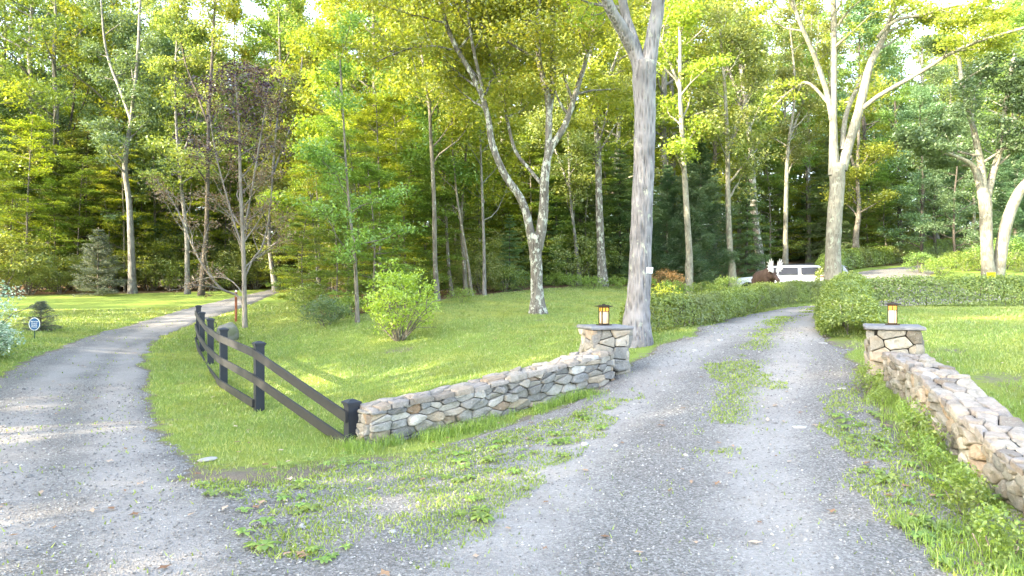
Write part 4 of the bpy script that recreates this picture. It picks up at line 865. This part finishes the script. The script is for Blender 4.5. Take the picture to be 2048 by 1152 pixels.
# plaque on the oak
p0 = PW(1297,541,12.5); R_oak = 48/F*12.5/2
t = thing('number_plaque', 'small white tilted plaque with the number 28 nailed to the large grey oak', 'sign', (p0[0]-.01, 12.5-.17, p0[2]), math.radians(22))
f = lambda v: (v[0]+v[2]*.16, v[1], v[2]-v[0]*.04); mb = MB(); mb.box(-.065,.065,0,.012,-.055,.055,f); mb.build('plate', white.m, t)
text('number', '28', .085, blk.m, t, (.015,-.0015,0), (PI/2,0.0,0), sx=.75)
y0 = PW(1981,552,29.4); t = thing('yellow_sign', 'bright yellow square sign fixed between the twin pale trunks', 'sign', (y0[0], y0[1]-.05, y0[2]))
mb = MB(); mb.box(-.19,.19,0,.02,-.16,.16); mb.build('plate', yel.m, t); text('marking', '1', .16, blk.m, t, (0,-.0015,0), (PI/2,0,0))
# ---- straight-trunk named trees at the wood's edge : (px,py,d,wpx, list of top pts, bark, leaf, label)
edge = [
 (265,587,38,17,[(262,480),(258,400),(250,330),(262,240),(275,120),(280,0)],'gray','blue','pale grey straight-trunked oak on the left lawn edge beside the small spruce',True),
 (375,585,38,12,[(374,480),(368,420),(358,330),(350,180),(355,60)],'gray','olive','pale slim tree right of the pale grey oak on the left lawn edge',True),
 (402,582,37,13,[(412,480),(415,380),(417,250),(425,100),(430,0)],'dark','olive','dark blackish trunk behind the slender copper-leaved tree',True),
 (140,572,46,10,[(138,440),(141,380),(132,300),(150,180),(140,60)],'dark','blue','dark thin trunk in the wood above the small blue-grey spruce, left of the pale oak',True),
 (182,560,50,9,[(186,440),(186,340),(180,200),(190,60)],'dark','yellow','second dark thin trunk in the wood between the dark trunk and the pale oak',False),
 (551,578,41,13,[(543,530),(538,470),(545,350),(560,180)],'gray','olive','leaning grey tree where the gravel lane enters the wood',True),
 (588,560,50,11,[(588,500),(590,430),(585,300),(590,120)],'gray','yellow','straight grey tree beyond the end of the gravel lane',True),
 (637,585,32,8,[(634,530),(630,480),(622,400),(615,300)],'gray','yellow','thin whitish leaning tree left of the dark-stemmed sapling',True),
 (715,634,19,10,[(712,560),(708,500),(700,430),(692,330),(686,220),(680,120)],'brown','green','slender dark-trunked young tree behind the lime shrub, nearest of the wood edge',True),
 (875,606,26,13,[(870,520),(868,400),(862,280),(858,210),(845,120),(830,20)],'brown','yellow','dark straight tree right of the lime shrub, forking high',True),
 (905,603,29,10,[(898,540),(893,460),(890,380),(880,280),(870,120)],'brown','green','left one of the four close thin trunks between lime shrub and maple',False),
 (932,604,29,11,[(928,520),(922,440),(930,330),(936,220),(938,60)],'brown','yellow','pale brown trunk in the close group between lime shrub and maple',False),
 (945,602,28,8,[(935,520),(915,400),(905,300),(890,150)],'brown','green','thin trunk leaning left across the close group between lime shrub and maple',False),
 (969,598,28,9,[(968,500),(964,380),(960,240),(958,60)],'gray','yellow','straight thin grey trunk just left of the forked maple',True),
 (1160,576,34,10,[(1155,520),(1147,450),(1140,380),(1137,280),(1135,150)],'gray','olive','thin trunk leaning left between the forked maple and the stout lichen-spotted tree',True),
 (1206,573,33,22,[(1202,500),(1198,400),(1196,300),(1190,230),(1180,120),(1190,0)],'maple','yellow','stout lichen-spotted tree between the maple and the large oak',True),
 (1378,562,32,18,[(1378,500),(1372,400),(1366,300),(1360,180),(1360,80),(1355,-40)],'pale','yellow','tall straight pale tree right of the large oak, in front of the white pine',True),
 (1466,556,34,17,[(1460,500),(1456,400),(1455,300),(1450,180),(1440,60)],'pale','olive','tall straight pale tree behind the hedge left of the moose statue',True),
 (1522,560,40,22,[(1518,500),(1508,420),(1502,300),(1495,240),(1480,120),(1470,0)],'maple','green','grey tree leaning left directly behind the moose statue',True),
 (1571,545,43,13,[(1571,480),(1572,400),(1574,330),(1578,280),(1590,180),(1580,50)],'pale','olive','pale straight tree directly behind the white car roof',True),
 (1712,520,44,16,[(1712,470),(1718,420),(1715,350),(1720,200)],'brown','yellow','shaded grey-brown tree behind the far hedge just right of the many-limbed oak',True),
 (1800,505,52,14,[(1800,450),(1795,350),(1790,200)],'dark','green','dark tree beyond the far hedge, left of the two white trunks',False),
 (1840,500,55,6,[(1841,430),(1843,330),(1840,200)],'gray','blue','thin whitish trunk beyond the far hedge',False),
 (1873,495,56,13,[(1873,460),(1874,400),(1870,250)],'gray','blue','short stout white trunk beyond the far hedge',False),
 (1948,492,48,8,[(1948,420),(1947,330),(1945,200)],'pale','blue','thin white trunk just left of the twin-trunked tree',False),
]
for i, (px, py, d, wpx, top, bk, lf, lab, full) in enumerate(edge):
    pts = [(px,py+3,wpx),(px-(px-top[0][0])*.4,py-(py-top[0][1])*.4,wpx*.92)]+[(a,b,wpx*(.9-.6*(k+1)/len(top))) for k,(a,b) in enumerate(top)]
    bx = (px-CX)/F*d; gz_ = Z(bx, d); py_g = CY-(gz_-CAMZ)/d*F
    if abs(py_g-py) > 6: pts[0] = (px, py_g+3, wpx)
    u = dict(depth=1, L=3.4 if d > 25 else 2.2, t0=.5 if d > 25 else .25, n=11 if full else 9)
    lm = [(pts, u)]
    if full and d > 30:
        k = len(top)//2; a, b = top[k]; s = 1 if i % 2 else -1
        lm.append(([(a,b,wpx*.45),(a+s*22,b-60,wpx*.38,.5),(a+s*50,b-140,wpx*.3,1),(a+s*60,b-240,wpx*.2,1.2)], dict(depth=1,L=2.6,t0=.3,n=6)))
    hero('woodland_tree', lab, d, (px,py), lm, 300+i, BK[bk], LM[lf], 42 if d > 25 else 34, .15 if d > 25 else .09, spec=dict(sec=5, clump=(.5,1.0) if d > 25 else (.3,.5), flatd=.4), flare=1.35)
# ---- prototypes
protos = []
specs = [(201,21,.22,.22,4.2,'brown','yellow'),(202,23,.26,.3,4.6,'gray','green'),(203,19,.18,.15,3.8,'dark','olive'),(204,24,.28,.35,4.8,'gray','yellow'),(205,20,.2,.12,4.0,'brown','green'),(206,22,.24,.25,4.4,'pale','olive'),(207,18,.17,.1,3.8,'dark','blue')]
for i, (sd_, h, r0, cb, cr, bk, lf) in enumerate(specs):
    T = decid(sd_, h, r0, cb, cr, 22, dict(sec=5, clump=(.55,1.1)))
    protos.append(T.finish('woodland_tree', 'x', 'tree', (0,0,0), BK[bk], LM[lf], 46, .19, flat=.4))
hem = [conifer(230, 13, .16, .04, 3.0, BK['dark'], LM['dark'], 'hemlock_tree', 'x', 'tree', dens=1.25, size=.22, sag=.35),
       conifer(231, 9, .12, .02, 2.4, BK['dark'], LM['dark'], 'hemlock_tree', 'x', 'tree', dens=1.3, size=.2, sag=.35)]
pin = [conifer(232, 11, .16, .06, 3.2, BK['brown'], LM['pine'], 'white_pine_tree', 'x', 'tree', dens=1.5, size=.26, sag=.0, soft=True, whorl=.6, flatk=.55)]
saps = [sapling(240, 8.5, 2.6, LM['yellow'], 'sapling', 'x', 34), sapling(241, 6.5, 2.2, LM['green'], 'sapling', 'x', 30), sapling(242, 5, 1.9, LM['green'], 'sapling', 'x', 26)]
bus = [bush(250, 2.2, 1.5, LM['green'], 'undergrowth_bush', 'x', 90, .085, 26, 6, size=.085) if False else bush(250, 2.2, 1.5, LM['green'], 'undergrowth_bush', 'x', 90, .085, 26, 6), bush(251, 1.8, 1.0, LM['weed'], 'undergrowth_bush', 'x', 70, .075, 26, 5), bush(252, 3.0, 2.4, LM['olive'], 'undergrowth_bush', 'x', 140, .1, 26, 7, clump=(.22,.42))]
# zones used to describe where a background tree stands
zones = [(-900,-1,'at the far left'),(0,210,'behind the small blue-grey spruce'),(210,340,'behind the pale grey oak'),(340,600,'behind the copper-topped tree'),(600,780,'behind the dark-stemmed young tree'),(780,1010,'behind the lime shrub'),
         (1010,1130,'behind the forked maple'),(1130,1340,'behind the large grey oak'),(1340,1500,'behind the full white pine'),(1500,1640,'behind the parked cars'),(1640,1800,'behind the many-limbed pale oak'),(1800,1930,'beyond the far hedge'),(1930,4000,'behind the twin-trunked tree')]
def zone(x, y):
    px = CX+x/y*F if y > 2 else -500
    for a, b, s in zones:
        if a <= px < b: return s
    return 'at the edge of the wood'
KL = {'woodland_tree':['tall yellow-green broadleaf tree','tall mid-green broadleaf tree','dull green tree with dark trunk','very tall yellow-leaved tree','bushy green broadleaf tree','tall olive-leaved tree','dark-trunked blue-green tree'],
      'hemlock_tree':['tall dark feathery conifer','short dark feathery conifer'],'white_pine_tree':['soft bluish-green pine'],'sapling':['yellow-green layered sapling','fresh green layered sapling','low green sapling'],
      'undergrowth_bush':['green undergrowth bush','low bright green weedy bush','large dull green bush']}
used = {}
def put(kind, arr, i, x, y, sc, rz=None, lab=None):
    dep = 'at the wood edge' if y < 36 else 'just inside the wood' if y < 45 else 'well inside the wood' if y < 62 else 'deep in the wood'
    zn = zone(x, y); zn = zn if 'wood' not in zn else 'at the far left'
    lb = lab or (KL[kind][i]+' '+dep+' '+zn); g = KL[kind][i]+'s '+dep+' '+zn if lab is None else None
    rz = rng.random()*6.3 if rz is None else rz; loc = (x, y, Z(x, y)-.05)
    if (kind, i) not in used:
        used[(kind,i)] = 1; o = arr[i]; o.location = loc; o.rotation_euler[2] = rz; o.scale = (sc,)*3; o['label'] = lb
        if g: o['group'] = g
    else:
        o = dup(arr[i], loc, rz, sc, lb, g)
        if g is None and 'group' in o: del o['group']
    return o
# named conifers
put('white_pine_tree', pin, 0, (1400-CX)/F*34.5, 34.5, .72, lab='full bluish-green white pine behind the tall straight pale trunks, left of the moose')
put('white_pine_tree', pin, 0, (1335-CX)/F*36, 36, .6, lab='smaller white pine tucked right of the large grey oak')
put('white_pine_tree', pin, 0, (1900-CX)/F*62, 62, 1.0, lab='wide green pine beyond the far hedge above the road bend')
put('white_pine_tree', pin, 0, (2030-CX)/F*40, 40, .7, lab='green pine behind the right-hand one of the twin trunks')
put('hemlock_tree', hem, 0, (1240-CX)/F*37, 37, .62, lab='dark hemlock between the stout lichen-spotted tree and the large oak')
put('hemlock_tree', hem, 1, (1160-CX)/F*37, 37, .85, lab='dark hemlock behind the thin leaning trunk')
put('hemlock_tree', hem, 1, (1020-CX)/F*31, 31, .40, lab='small dark green fir at the wood edge just left of the forked maple')
put('hemlock_tree', hem, 0, (1660-CX)/F*48, 48, .75, lab='tall dark hemlock behind the cars, left of the many-limbed oak')
put('hemlock_tree', hem, 0, (1770-CX)/F*60, 60, .8, lab='dark hemlock in the shade beyond the far hedge')
put('hemlock_tree', hem, 1, (1490-CX)/F*38, 38, .8, lab='dark hemlock between the tall pale trunk and the moose')
put('hemlock_tree', hem, 1, (1100-CX)/F*35, 35, .7, lab='dark hemlock just right of the forked maple')
sp = conifer(260, 3.6, .07, .03, 1.5, BK['brown'], LM['bspruce'], 'spruce_tree', 'small blue-grey spruce with tiered branches at the back of the left lawn', 'tree', dens=1.6, size=.12, sag=.05, whorl=.3)
place(sp, 197, 590, 36)
sp2 = conifer(261, .8, .03, .02, .55, BK['brown'], LM['bspruce'], 'spruce_tree', 'tiny spreading blue-grey spruce beside the silvery shrub and the oval sign', 'tree', dens=1.4, size=.09, sag=.05, whorl=.14); place(sp2, 82, 655, 19.5)
bush(270, 1.75, 1.75, LM['lime'], 'lime_shrub', 'bright lime-green rounded shrub with many dark stems alone on the lawn', 150, .075, 30, 15, wild=.12, flat=.7, clump=(.13,.27), cat='shrub', barkm=BK['brown'])
sh = [o for o in COL.objects if o.name == 'lime_shrub'][0]; place(sh, 798, 685, 16.2)
t = bush(271, 1.3, .8, LM['dark'], 'yew_bush', 'low dark green rounded evergreen bush left of the dark-stemmed young tree', 110, .05, 36, 5, wild=.08, clump=(.12,.2)); place(t, 650, 650, 19)
for k, (px, d, sx, sz, lab) in enumerate([(-125,12.6,1.1,1.5,'large silvery-white leaved shrub cut by the left edge of the picture'),(-45,14.5,.6,.55,'low silvery-green shrub in front, beside the oval sign')]):
    t = bush(272+k, 2.0*sx, 1.3*sz/.9, LM['silver'], 'silver_shrub', lab, 260, .055, 34, 9, wild=.12, clump=(.15,.28), cat='shrub'); place(t, px, 0, d)
t = bush(275, 1.7, 1.05, LM['rust'], 'rust_shrub', 'rusty brown rounded shrub between the large oak and the white pine', 100, .06, 34, 7, clump=(.14,.22), cat='shrub'); place(t, 1330, 560, 31.5)
t = bush(276, .9, .8, LM['gold'], 'golden_shrub', 'small yellow-leaved shrub at the near end of the left hedge beside the oak', 55, .05, 24, 5, clump=(.1,.18), cat='shrub'); place(t, 1322, 640, 14.9); t.location.z += .05
# undergrowth along the edge of the wood
for px, d, i, s in [(925,24.5,1,.55),(1010,30,0,.9),(1050,32,1,.8),(1110,33,1,.8),(1150,32,1,.7),(1185,31.5,1,.6),(1235,32,1,.7),(1290,31,1,.7),(1345,29,1,.7),(1400,29.5,1,.8),(1430,29,1,.7),(1455,31,0,.7),
                    (830,27,0,1.0),(780,25,0,1.0),(740,23.5,0,.8),(690,20.5,1,.8),(620,24,0,.7),(960,30,2,.8),(900,31,0,1),(600,33,1,.8),(1200,38,2,1.1),(1300,38,2,.9),(1060,38,2,1.2),
                    (60,37,2,1.2),(120,38,2,1.1),(0,36,2,1.3),(-60,36,2,1.3),(230,41,2,1.2),(300,42,2,1.3),(340,41,0,1.3),(430,42,0,1.3),(470,43,2,1.2),(510,44,2,1.2),(150,42,2,1.4),(90,44,2,1.4),(20,42,2,1.5),(390,44,2,1.4),(260,46,2,1.5),(-110,40,2,1.6),
                    (1900,39,0,.8),(1840,36,0,.8),(1930,37,1,1.0),(1880,35,1,.9),(2040,36,1,1.2),(2010,38,0,1.1),(1960,37,0,1.0),(2060,42,2,1.2),(2000,44,2,1.2)]:
    put('undergrowth_bush', bus, i, (px-CX)/F*d, d, s*rng.uniform(.85,1.15))
# saplings: layered understorey in the middle
for px, d, i, s in [(640,28,0,.8),(700,23,1,.9),(745,22,2,1.0),(760,27,0,1.0),(670,22,2,.85),(820,29,1,1.0),(800,33,0,1.1),(850,35,0,1.1),(910,33,1,1.1),(960,36,0,1.1),(720,33,0,1.1),(660,36,0,1.1),(600,37,1,1.0),(1000,38,1,1.1),
                    (560,46,0,1.1),(500,48,1,1.2),(1060,40,0,1.0),(1120,42,0,1.1),(1330,43,0,1.2),(1250,44,1,1.2),(330,47,0,1.1),(420,49,0,1.2),(200,45,0,1.0),(240,50,1,1.3),(60,46,0,1.1),(1430,46,0,1.2),(1540,48,1,1.3),(1620,52,0,1.3),(610,26,2,.8),(770,30,2,1.2),(880,29,2,1.0),(940,31,2,1.1),(1740,50,1,1.1),(1700,56,0,1.2),(1780,48,2,1.2),
                    (100,40,1,1.0),(20,41,0,1.0),(-40,38,1,1.2),(290,44,1,1.1),(450,46,0,1.1),(690,28,1,1.2),(740,38,0,1.2),(830,41,0,1.3),(900,42,1,1.4),(980,44,0,1.4),(620,44,0,1.3)]:
    put('sapling', saps, i, (px-CX)/F*d, d, s*rng.uniform(.9,1.1))
for k in range(85):
    y = 31+13*rng.random(); x = (rng.random()*1.12-.80)*y
    if forest(np.array([x]), np.array([y]))[0] < 2.2 or (x/y > .2 and y < 35) : continue
    if k % 3: put('sapling', saps, int(rng.integers(0,3)), x, y, rng.uniform(.9,1.35))
    else: put('undergrowth_bush', bus, 2, x, y, rng.uniform(1.0,1.5))
for k, (x, y) in enumerate([(-31,42),(-27,43),(-23,44),(-34,45),(-29,48),(-19,46),(-15,44),(-36,41),(-11,46),(-25,50)]):
    put('woodland_tree', protos, [6,2,4,6,0,4,2,1,4,0][k], x, y, [.62,.55,.6,.7,.75,.55,.6,.8,.62,.8][k])
# deeper understorey
for k in range(120):
    y = 40+34*rng.random(); x = (rng.random()*2-1)*.8*y
    if forest(np.array([x]), np.array([y]))[0] < 4 or (x/y > .30 and y < 54): continue
    put('sapling', saps, int(rng.integers(0,2)), x, y, rng.uniform(1.1,1.8))
for k in range(70):
    y = 48+36*rng.random(); x = (rng.random()*2-1)*.8*y
    if x/y > .34 and y < 56: continue
    put('undergrowth_bush', bus, 2, x, y, rng.uniform(1.4,2.2))
# the wood
pts = []; tries = 0
def clear(x, y):
    if forest(np.array([x]), np.array([y]))[0] < 5: return False
    if x > 8 and y < 56 and x/y > .30: return False
    return True
while len(pts) < 190 and tries < 20000:
    tries += 1; y = 38+62*rng.random()**1.15; x = (rng.random()*2-1)*(.80*y+4)
    if not clear(x, y): continue
    mn = 3.0+.02*(y-35)
    if any((x-a)**2+(y-b)**2 < mn*mn for a, b in pts): continue
    pts.append((x, y))
for j, (x, y) in enumerate(pts):
    a = x/y; lf = [0,3,1,5,4,0,3,1,4,2] if -.38 < a else [1,5,6,4,2,6,0,1,6,3]
    if a > .42: lf = [1,6,4,5,6,0,1,3]
    i = lf[j % len(lf)]
    if j % 9 == 4 and a > -.1: put('hemlock_tree', hem, 0, x, y, rng.uniform(.8,1.3))
    else: put('woodland_tree', protos, i, x, y, rng.uniform(.85,1.2))
for x, y, i, s in [(27,45,6,.62),(31,50,6,.75),(34,46,1,.7),(22.5,52,4,.8),(38,52,6,.9),(30,58,1,.9),(24,60,5,.9),(26,40,6,.5),(33,40,4,.62)]:
    put('woodland_tree', protos, i, x, y, s)
# trees of the same wood to the left of and behind the viewer, whose shade falls over the drive
for x, y, i, s in [(-25,17,1,.85),(-21,9,0,.9),(-30,22,4,.85),(-19,3,3,.85),(-17,-3,5,.85),(-24,-1,2,1.0),(-35,27,5,.85),(-13,-8,4,.85),(-27,6,6,1.0),(-30,13,3,.8),(-20,-9,1,.9),(-8,-12,2,.85),(-24,12,4,.8),(-22,5,1,.85),(-15,-14,0,.9),(-33,2,3,.9),(-27,-6,0,.95),(-36,17,2,.95),(-28,-12,5,1.0),(-40,22,0,.85),(-22,1,3,.9),(-19,-6,4,.85),(-25,9,4,.95),(-31,5,1,.95),(-29,-3,1,1.0),(-24,-8,3,.95),(-34,9,0,.9),(-37,13,1,1.0),(-39,5,5,1.05)]:
    put('woodland_tree', protos, i, x, y, s, lab='%s outside the picture to the left, shading the lane' % ['tall yellow-green tree','spreading green tree','dull green tree','very tall tree','bushy green tree','olive tree','blue-green tree'][i])['group'] = 'shade trees beyond the left edge of the picture'
# far-off wood closing the view
r = np.random.default_rng(77); n = 2600; y = 92+22*r.random(n); x = (r.random(n)*2-1)*105; zz = H(x, y)+r.random(n)**.8*(13+6*vn(x, x*0, 9, 3))
V, Fq = leaves_np(np.stack([x,y,zz],-1), 44, 1.9, .42, r, flat=.5)
tag(mesh_obj('distant_woods', V, [Fq], LM['olive']), kind='stuff')
# ---- hedges
def hedge(label, path, hts, wd, leafm, seed, dens=1300, size=.05, stems=True):
    r = np.random.default_rng(seed); P = np.array(path, float); seg = np.hypot(*np.diff(P,axis=0).T); cum = np.concatenate([[0],np.cumsum(seg)]); L = cum[-1]; t = thing('hedge', label, 'hedge', (0,0,0))
    hm = np.mean(hts); n = int(L*(2*hm+wd)*dens); u = r.random(n)*L; s = r.random(n)*(2*hm+wd)
    x = np.interp(u, cum, P[:,0]); y = np.interp(u, cum, P[:,1]); e = .2
    tx = np.interp(np.minimum(u+e,L),cum,P[:,0])-np.interp(np.maximum(u-e,0),cum,P[:,0]); ty = np.interp(np.minimum(u+e,L),cum,P[:,1])-np.interp(np.maximum(u-e,0),cum,P[:,1]); q = np.hypot(tx,ty)+1e-9; nx_, ny_ = ty/q, -tx/q
    h = np.interp(u/L, np.linspace(0,1,len(hts)), hts)*(1+.10*(fbm(u, u*0+seed, 1.1, seed)-.5)*2)
    a = s/(2*hm+wd)*2-1; ex = 3.2; th = (a+1)*PI/2   # superellipse arch
    c_, s_ = np.cos(th), np.sin(th); rr = (np.abs(c_)**ex+np.abs(s_)**ex)**(-1/ex); dep = 1-.30*r.random(n)**1.6+r.normal(0,.035,n); 
    lump = 1+.14*(fbm(u+c_*wd, s_*hm*1.5+seed, .45, seed+3)-.5)*2
    off = -c_*rr*wd/2*dep*lump; zz = .06+(h-.06)*s_*rr*dep*lump; low = (zz < h*.28)&(r.random(n) < (.45 if wd < 1 else .1)); k = ~low
    X = x+nx_*off; Y = y+ny_*off; C = np.stack([X, Y, Hm(X,Y)+zz], -1)[k]
    nrm = np.stack([nx_*(-c_), ny_*(-c_), s_+.2], -1)[k]+r.normal(0,.55,(k.sum(),3)); nrm /= np.linalg.norm(nrm,axis=1)[:,None]
    A = r.normal(0,1,(len(C),3)); A -= (A*nrm).sum(1)[:,None]*nrm; A /= np.linalg.norm(A,axis=1)[:,None]; B = np.cross(nrm,A); Ls = size*(.6+.8*r.random((len(C),1)))*.5
    V = np.stack([C-A*Ls, C+B*Ls*.5, C+A*Ls, C-B*Ls*.5], 1).reshape(-1,3); mesh_obj('foliage', V, [np.arange(len(V)).reshape(-1,4)], leafm, t)
    mb = MB()
    for i in range(int(L*7)):
        u_ = r.random()*L; bx = np.interp(u_,cum,P[:,0])+r.normal(0,wd*.16); by = np.interp(u_,cum,P[:,1])+r.normal(0,wd*.16); z0 = Z(bx,by); P2 = limb((bx,by,z0-.05), (r.normal(0,.25),r.normal(0,.25),1), hm*.85, r, .15, 0, 4); mb.tube(P2, np.linspace(.014,.004,len(P2)), 4)
    mb.build('stems', BK['brown'], t); return t
def G3(L_): return [G(*p) for p in L_]
HL = G3([(1262,676),(1330,662),(1400,650),(1460,634),(1530,617),(1600,608),(1690,605)]); HL = np.array(HL)*1.03
hedge('clipped green hedge along the left of the drive, in front of moose and cars', HL, [.62,.66,.70,.74,.79,.82,.84], .8, LM['hedge'], 1, 2400, .05)
HRn = [(6.0,11.9),(7.15,14.6),(8.2,16.8),(9.3,18.9),(10.3,20.9)]
hedge('loose bright green hedge running back from behind the right gate pillar', HRn, [.36,.60,.78,.95,1.05], 1.15, LM['hedge2'], 2, 1900, .06)
HRr = [(10.6,20.8),(12.5,20.6),(14.8,20.4),(17.5,20.3),(21,20.4)]
hedge('clipped bright-topped hedge along the back of the right lawn', HRr, [.95,.92,.88,.84,.82], .9, LM['hedge2'], 3, 1300, .065)
HF = G3([(1655,548),(1700,545),(1745,538),(1800,532)]); HF = [tuple(q) for q in HF]
HF = [(15.6,33.5),(16.5,35.8),(18.6,39.5),(22,43.5),(26.5,48),(32,51),(40,53)]
hedge('clipped hedge curving round the upper bend of the drive, farthest back', HF, [1.0,1.15,1.2,1.2,1.2,1.2,1.2], 1.3, LM['hedge'], 4, 420, .12)
# ---- broad-leaved weeds
def rosette(seed, n=9, L=.1):
    r = np.random.default_rng(seed); V = []; Fq = []
    for i in range(n):
        a = i*2.4+r.normal(0,.2); l = L*r.uniform(.6,1.15); w_ = l*.2; e = r.uniform(.15,.7); ca, sa = math.cos(a), math.sin(a); b = len(V)
        for t_, ww in ((.05,.15),(.35,.75),(.65,1),(.9,.6),(1,.08)):
            x = l*t_; z = l*(e*t_-e*.8*t_*t_); V += [(ca*x-sa*w_*ww, sa*x+ca*w_*ww, z+.01+.01*ww), (ca*x+sa*w_*ww, sa*x-ca*w_*ww, z+.01+.01*ww)]
        Fq += [(b+2*k, b+2*k+1, b+2*k+3, b+2*k+2) for k in range(4)]
    return mesh_obj('weed', V, [Fq], LM['weed'], smooth=True)
rs = [rosette(1, 9, .075), rosette(2, 6, .055), rosette(3, 12, .085)]
for o in rs: tag(o, 'low broad-leaved weed rosette growing in the gravel between the two drives', 'weed', 'weed rosettes in the gravel')
x, y = polar(1600, 2.9, 8.6, -28, 14); k = inpoly(x, y, zone_px)&(fbm(x,y,.6,31) > .44); x, y = x[k][:150], y[k][:150]
for j, (a, b) in enumerate(zip(x, y)):
    o = rs[j] if j < 3 else rs[j%3].copy()
    if j >= 3: COL.objects.link(o)
    o.location = (a, b, Z(a,b)+.018); o.rotation_euler[2] = j*1.7; q_ = .45+.85*((j*37)%11)/10; o.scale = (q_, q_*(.8+.4*((j*13)%7)/7), q_*(.6+.9*((j*5)%8)/8))
x, y = polar(1500, 3.0, 9, 22, 40); k = inpoly(x, y, right)&(dpoly(x,y,WALL_R) > .3); x, y = x[k][:70], y[k][:70]
for j, (a, b) in enumerate(zip(x, y)):
    o = rs[j%3].copy(); COL.objects.link(o); o.location = (a, b, Z(a,b)+.018); o.rotation_euler = (0,0,j*1.7); s = .6+.8*((j*37)%10)/10; o.scale = (s,s,s*1.3)
    o['label'] = 'broad-leaved weed at the foot of the right-hand stone wall'; o['group'] = 'weeds along the right wall'
# leafy weeds at the right wall
lw = bush(280, .45, .38, LM['weed'], 'leafy_weed', 'x', 34, .045, 16, 6, clump=(.06,.13), wild=.2, cat='weed')
wp = [(4.35,8.1),(4.2,7.2),(3.9,6.5),(3.65,5.9),(3.45,5.2),(3.2,4.6),(3.3,4.9),(4.45,8.6),(3.75,6.2),(3.0,4.2)]
for j, (a, b) in enumerate(wp):
    o = lw if j == 0 else dup(lw, (0,0,0)); o.location = (a, b, Z(a,b)); o.rotation_euler[2] = j; s = .45+.4*((j*7)%5)/5; o.scale = (s,s,s*1.1)
    od = ['nearest','second','third','fourth','fifth','sixth','seventh','eighth','ninth','farthest'][sorted(wp, key=lambda q: -q[1]).index((a, b))]
    o['label'] = 'leafy green weed clump at the foot of the right wall, %s from the pillar' % od; o['group'] = 'leafy weed clumps along the right wall'
